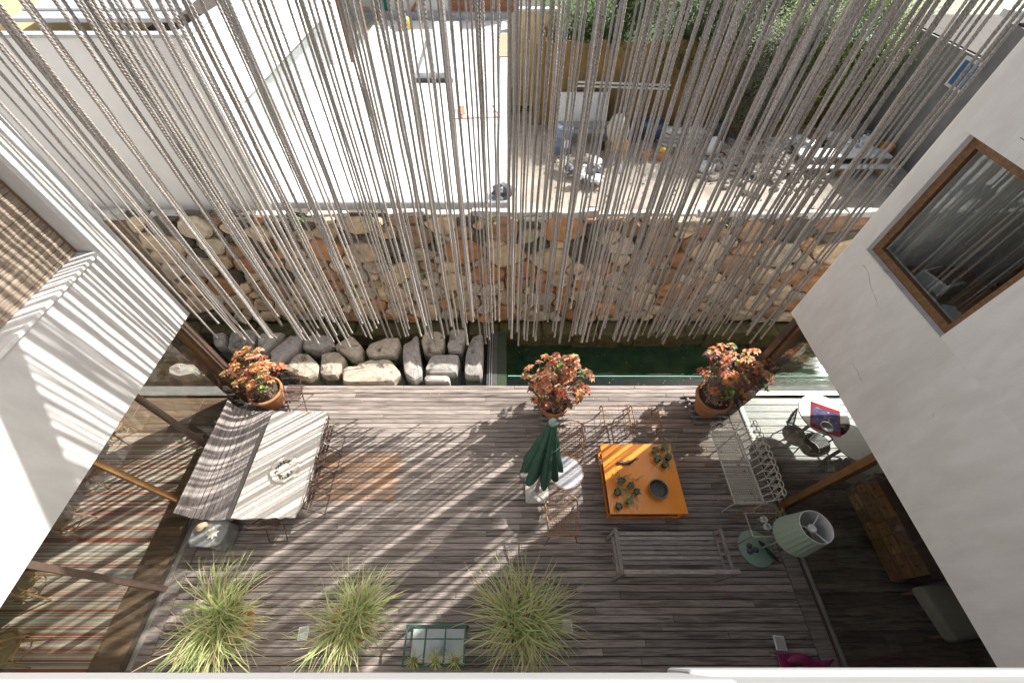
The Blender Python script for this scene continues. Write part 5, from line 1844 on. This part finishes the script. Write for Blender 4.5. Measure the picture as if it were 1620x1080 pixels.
# ---- yard things
t = thing('blue_drum', 'blue-grey plastic drum standing in the yard near the annex', 'drum', (1.98, 13.7, 0))
MB().lathe([(.26, 0), (.29, .06), (.285, .28), (.295, .30), (.285, .33), (.285, .58), (.295, .60), (.285, .63), (.28, .86), (.25, .88), (.24, .85), (0, .84)], n=22, caps=False).build('body', 'drum_blue', t, True)
MB().box(-.12, .12, -.305, -.29, .32, .56).build('sticker', 'paper', t)
t = thing('rubbish_heap', 'heap of dark and white rubbish bags in front of the blue drum', 'rubbish', (2.35, 12.2, 0))
q = random.Random(9)
for k in range(26):
    MB().blob((0, 0, 0), (q.uniform(.12, .26), q.uniform(.12, .24), q.uniform(.08, .18)), 9, 6, .3, q).build('bag', q.choice(['sack_dark', 'sack_dark', 'sack_white', 'rubble']), t,
                                                                                                 loc=(q.uniform(-.55, .6), q.uniform(-.6, .7), q.uniform(.08, .38)))
t = thing('leaning_panel', 'large pale panel leaning against the ochre fence', 'panel', (2.75, 15.1, 0))
o = MB().box(-.9, .9, -.03, .03, 0, 1.3).build('sheet', 'panel_white', t)
o.rotation_euler = (-.30, 0, 0)
MB().box(-.95, 1.3, -.75, -.28, .5, .56).build('shelf', 'concrete_grey', t)
for x in (-.85, 1.2):
    MB().box(x - .06, x + .06, -.7, -.33, 0, .5).build('support', 'concrete_grey', t)
cm = thing('cement_mixer', 'cement mixer with yellow wheel guard standing in the yard', 'cement mixer', (3.72, 13.5, 0))
o = MB().lathe([(.10, -.42), (.30, -.30), (.37, -.05), (.36, .12), (.24, .36), (.20, .44), (.18, .44), (.22, .34), (.30, .1), (0, -.2)], n=20, caps=False).build('drum', 'mixer_drum', cm, True, loc=(0, .15, .78))
o.rotation_euler = (R(-48), 0, 0)
MB().lathe([(.0, -.05), (.24, -.05), (.27, -.02), (.27, .03), (.24, .05), (0, .05)], n=22, caps=False).build('wheel_guard', 'mixer_yellow', cm, True, loc=(.05, -.32, .50)).rotation_euler = (R(90), 0, 0)
for sx in (-.3, .3):
    MB().tube([(sx, -.3, 0), (sx * .7, 0, .75)], .025, 6).build('leg', 'mixer_yellow', cm)
    MB().tube([(sx, .4, 0), (sx * .7, .05, .75)], .025, 6).build('leg', 'mixer_yellow', cm)
    MB().lathe([(0, -.03), (.14, -.03), (.14, .03), (0, .03)], n=16, caps=False).build('wheel', 'black', cm, loc=(sx * 1.1, .4, .14)).rotation_euler = (0, R(90), 0)
t = thing('shovel', 'shovel leaning on the cement mixer with its blade on the ground', 'shovel', (3.78, 12.6, 0))
MB().tube([(0, .55, .95), (0, .0, .22)], .02, 6).build('handle', 'planks', t)
MB().add([(-.11, -.02, .20), (.11, -.02, .20), (.12, -.18, .05), (0, -.27, .01), (-.12, -.18, .05), (0, -.06, .14)], [(0, 5, 1), (1, 5, 2), (2, 5, 3), (3, 5, 4), (4, 5, 0)]).build('blade', 'alu', t)
t = thing('cement_bags', 'stack of grey cement bags on a pallet in the middle of the yard', 'bags', (6.1, 14.0, 0))
q = random.Random(2)
for k in range(4):
    for j in range(2):
        o = MB().blob((0, 0, 0), (.40, .26, .085), 12, 6, .07, q).build('bag', 'sack_grey', t, True, loc=(-.35 + j * .72 + q.uniform(-.04, .04), q.uniform(-.06, .06), .18 + k * .14))
for x in (-.6, 0, .6):
    MB().box(x - .05, x + .05, -.4, .4, 0, .09).build('pallet_block', 'planks', t)
for k in range(5):
    MB().box(-.75, .75, -.4 + k * .18, -.31 + k * .18, .091, .112).build('pallet_board', 'planks', t)
t = thing('yellow_tub', 'small orange tubs with a yellow rag between mixer and cement bags', 'tub', (5.05, 13.3, 0))
for x in (-.28, .22):
    MB().lathe([(.14, 0), (.19, .26), (.17, .26), (.13, .03), (0, .03)], n=14, caps=False).build('tub', 'terracotta', t, loc=(x, 0, 0))
MB().blob((.22, 0, .3), (.13, .12, .10), 9, 6, .3, q).build('rag', 'yellow_jug', t)
t = thing('white_sack', 'white sack standing right of the cement bags', 'sack', (7.0, 13.5, 0))
MB().blob((0, 0, .30), (.24, .2, .34), 12, 8, .10, q).build('body', 'sack_white', t, True)
t = thing('grey_slab', 'tilted grey slab leaning in the middle of the yard rubble', 'slab', (8.0, 12.9, 0))
o = MB().box(-.45, .4, -.04, .04, 0, .65).build('slab', 'concrete_grey', t)
o.rotation_euler = (.55, .1, .25)
t = thing('timber_stack', 'stack of long brown timber planks at the back of the yard', 'timber', (10.3, 15.0, 0))
q = random.Random(7)
for k in range(14):
    o = MB().box(-1.75, 1.6, -.09, .09, 0, .055).build('plank', 'planks', t, loc=(q.uniform(-.15, .2), -.55 + (k % 6) * .21, .02 + .062 * (k // 6)), rz=q.uniform(-.05, .05))
t = thing('foil_heap', 'heap of shiny silver and black sheeting on the right of the yard', 'heap', (11.0, 13.6, 0))
for k in range(16):
    MB().blob((0, 0, 0), (q.uniform(.25, .5), q.uniform(.2, .38), q.uniform(.1, .22)), 11, 7, .35, q).build('sheet', q.choice(['foil', 'foil', 'sack_dark', 'sack_white']), t,
                                                                                               loc=(q.uniform(-1.2, 1.2), q.uniform(-.3, .6), q.uniform(.25, .55)))
t = thing('trestle_table', 'long pale trestle board loaded with scrap in front of the silver heap', 'table', (10.9, 12.75, 0))
MB().box(-1.4, 1.5, -.25, .3, .42, .48).build('board', 'panel_white', t)
MB().box(-1.3, 1.6, -.55, -.30, .22, .27).build('board', 'panel_white', t)
for x in (-1.2, 0, 1.3):
    MB().box(x - .05, x + .05, -.5, .25, 0, .219).build('trestle', 'planks', t)
    MB().box(x - .04, x + .04, -.2, .25, .22, .419).build('trestle', 'planks', t)
for x, lab in ((12.9, 'orange plastic tub at the right end of the yard, left one'), (13.5, 'orange plastic tub at the right end of the yard, right one')):
    t = thing('orange_tub', lab, 'tub', (x, 13.5, 0), 0, 'orange tubs')
    MB().lathe([(.16, 0), (.24, .38), (.21, .38), (.15, .03), (0, .03)], n=16, caps=False).build('tub', 'jug_orange', t, True)
# more builders' clutter
q = random.Random(23)
for (x, y, w, d, h, m_, nm, lab, cat) in ((4.45, 14.6, .35, .25, .4, 'sack_dark', 'black_crate', 'black crate against the fence behind the cement mixer', 'crate'), (5.3, 14.9, .5, .3, .55, 'drum_blue', 'blue_crate', 'dark blue crate against the fence left of the cement bags', 'crate'),
                                          (7.6, 14.7, .4, .35, .6, 'sack_dark', 'black_barrow', 'black tub by the fence right of the cement bags', 'tub'), (12.1, 15.0, .7, .3, .5, 'concrete_grey', 'block_pile', 'grey blocks piled at the right end of the timber', 'blocks'),
                                          (6.6, 12.6, .3, .22, .18, 'panel_white', 'white_box', 'small white box lying in the open yard', 'box'), (9.4, 13.9, .4, .25, .3, 'sack_grey', 'grey_sack', 'grey sack lying before the timber stack', 'sack')):
    t = thing(nm, lab, cat, (x, y, 0), q.uniform(-.4, .4))
    MB().lathe([(w * .8, 0), (w, h * .15), (w * .96, h * .8), (w * .8, h), (w * .7, h), (w * .7, h * .85), (0, h * .84)], n=8, caps=False, fl=lambda k, n, i: 1 + .06 * sin(k * 3 + i)).build('body', m_, t)
    MB().tube([(w * .5 * cos(a), w * .5 * sin(a), h + .01 * sin(3 * a)) for a in [2 * pi * k / 12 for k in range(12)]], .02, 4, True).build('rim', m_, t)
for i_ in range(12):
    x, y = q.uniform(6.5, 13.2), q.uniform(13.3, 15.2)
    o = MB().box(-q.uniform(.4, .9), q.uniform(.4, .9), -.04, .04, 0, .04).build('loose_board', 'planks', None, loc=(x, y, .05 + q.uniform(0, .25)), rz=q.uniform(-.6, .6), label='loose thin board lying among the yard clutter', category='board', group='loose boards in the yard')
    o.rotation_euler[1] = q.uniform(-.15, .15)
# rubble strewn over the yard: broken lumps nobody could count
q = random.Random(17)
mb = MB()
for k in range(900):
    if k < 420:
        x, y = q.gauss(8.6, .9), q.gauss(12.9, .75)
    else:
        x, y = q.uniform(1.2, 14), q.uniform(9.5, 15.2)
    s_ = q.uniform(.03, .13) * (1.4 if k < 420 else .38)
    mb.blob((x, y, s_ * .3 + (max(0, .35 - .25 * math.hypot(x - 8.6, (y - 12.9))) if k < 420 else 0)), (s_, s_ * q.uniform(.6, 1), s_ * .6), 6, 4, .35, q)
mb.build('rubble', 'rubble', None, kind='stuff', label='pale broken rubble scattered over the yard', category='rubble')

# ---- blue-roofed shed and grey building at the upper right
t = thing('blue_roof_shed', 'shed with blue corrugated roof beyond the ochre fence', 'shed', (13.9, 18.2, 0))
MB().box(-1.5, 1.6, .1, 3, 0, 1.95).build('wall', 'concrete_grey', t)
rfm = MB()
for k in range(26):
    x0, x1 = -1.6 + k * .13, -1.6 + (k + 1) * .13
    z = .05 * (k % 2)
    z2 = .05 * ((k + 1) % 2)
    rfm.add([(x0, -.2, 2.0 + z), (x1, -.2, 2.0 + z2), (x1, 3.1, 2.7 + z2), (x0, 3.1, 2.7 + z)], [(0, 1, 2, 3)])
rfm.build('roof', 'blue_roof', t)
t = thing('grey_building', 'grey concrete building with a small blue window at the upper right', 'building', (13.2, 9, 0))
MB().box(0, 5, 0, 4.0, 0, 3.8).build('wall', 'concrete_grey', t)
MB().box(0, 5, 4.001, 8.2, 0, 3.0).build('wall', 'concrete_grey', t)
MB().box(.1, 5, .1, 3.9, 3.801, 3.83).build('roof', 'dark_room', t)
MB().box(.1, 5, 4.1, 8.1, 3.001, 3.03).build('roof', 'dark_room', t)
MB().box(-.35, -.002, 7.4, 8.1, 0, 2.4).build('pier', 'panel_white', t)
w = link('window', None, t)
MB().box(-.03, .0, 3.75, 4.45, 2.2, 2.95).build('frame', 'white_metal', w)
MB().box(-.04, -.031, 3.83, 4.37, 2.28, 2.87).build('pane', 'blue_roof', w)
for k in range(4):
    MB().box(-.4, 5, .5 + k * 1.1, .75 + k * 1.1, 3.95, 4.1).build('roof_beam', 'white_metal', t)

# ---- trees
def tree(label, loc, h, crown, n, m, seed, leaf_l=.10, clumps=26, group='trees beyond the yard'):
    q = random.Random(seed)
    t = thing('tree', label, 'tree', loc, 0, group)
    tk = MB()
    tk.tube([(0, 0, 0), (.05, .02, h * .3), (-.03, .05, h * .55), (0, 0, h * .75)], [.13, .11, .085, .05], 8)
    cs = []
    for k in range(clumps):
        a, u, z = q.uniform(0, 6.28), q.random() ** .5, q.uniform(-1, 1)
        c = V((crown[0] * u * cos(a) * sqrt(1 - .6 * z * z), crown[1] * u * sin(a) * sqrt(1 - .6 * z * z), h * .72 + crown[2] * z))
        cs.append(c)
        if k % 2 == 0:
            tk.tube([(0, 0, h * q.uniform(.3, .6)), c * .55 + V((0, 0, h * .3)), c], [.045, .028, .008], 5)
    tk.build('trunk', 'bark', t)
    mb = MB()
    for i in range(n):
        c = q.choice(cs)
        r = crown[0] * .30
        p = c + V((q.gauss(0, r * .6), q.gauss(0, r * .6), q.gauss(0, r * .5)))
        leaf(mb, p, q.uniform(0, 6.28), q.uniform(-.5, .9), leaf_l * q.uniform(.7, 1.3), leaf_l * .22)
    mb.build('crown', m, t, kind='stuff')


MB().box(-40, 60, 17.0, 70, -.009, .03).build('far_ground', 'tree_leaf', kind='structure')
tree('dark green tree behind the ochre fence right of the annex', (3.6, 17.0, 0), 4.0, (1.6, 1.2, 1.3), 12000, 'tree_leaf', 1, .12, 34)
tree('dark green tree behind the middle of the ochre fence', (6.4, 16.4, 0), 3.9, (2.1, 1.0, 1.5), 17000, 'tree_leaf', 2, .12, 44)
tree('bright yellow-green tree leaning over the fence at upper right', (10.6, 15.5, 0), 3.3, (2.1, .8, 1.5), 16000, 'tree_leaf_bright', 3, .12, 34)
tree('grey-green olive tree standing inside the yard before the fence', (8.7, 14.7, 0), 2.9, (1.5, .6, 1.45), 13000, 'tree_leaf_olive', 4, .085, 30)
tree('light green tree at the top right beyond the blue roof', (15.0, 21.5, 0), 4.6, (2.6, 1.4, 1.8), 9000, 'tree_leaf_bright', 5, .14, 34)
tree('tall dark tree at the top centre right beyond the fence', (9.0, 20.0, 0), 5.0, (2.6, 1.5, 2.2), 14000, 'tree_leaf', 6, .14, 44)
tree('dark tree at the top right of centre far beyond the fence', (5.0, 21.0, 0), 5.0, (2.6, 1.5, 2.2), 14000, 'tree_leaf', 7, .14, 44)
tree('dark tree far beyond the fence left of the blue roof', (12.4, 21.5, 0), 5.0, (2.4, 1.5, 2.2), 12000, 'tree_leaf', 8, .14, 44)

# ---- weeds on the stone wall
q = random.Random(14)
for i, (x, s_, lab) in enumerate([(-3.9, 2.5, 'weed tuft on the wall top near the neighbour house corner'), (-2.55, 2.52, 'leafy weed on the wall top below the white flat roof'), (-.3, 2.45, 'weed tuft on the wall top at the annex corner'),
                                  (2.7, 2.2, 'weed growing high on the wall left of the stools'), (4.0, 2.35, 'weed growing near the wall top at the right'), (-2.2, 1.75, 'grass tuft growing from the wall face, left of centre'),
                                  (-4.6, 1.9, 'weed growing from the upper wall face at the left'), (1.6, .35, 'fern tuft at the foot of the wall right of centre'), (-1.7, 1.2, 'moss tuft in the middle of the wall face')]):
    p = wall_pt(x, s_, .06)
    mb = MB()
    for k in range(46):
        mb.cur = q.choice([0, 0, 1])
        leaf(mb, (q.gauss(0, .06), q.uniform(-.06, .02), q.gauss(0, .05)), q.uniform(pi, 2 * pi), q.uniform(-.6, 1.2), q.uniform(.05, .14), .012)
    mb.build('wall_weed', ['tree_leaf', 'grass_b'], None, loc=p, label=lab, category='weed', group='weeds on the stone wall')
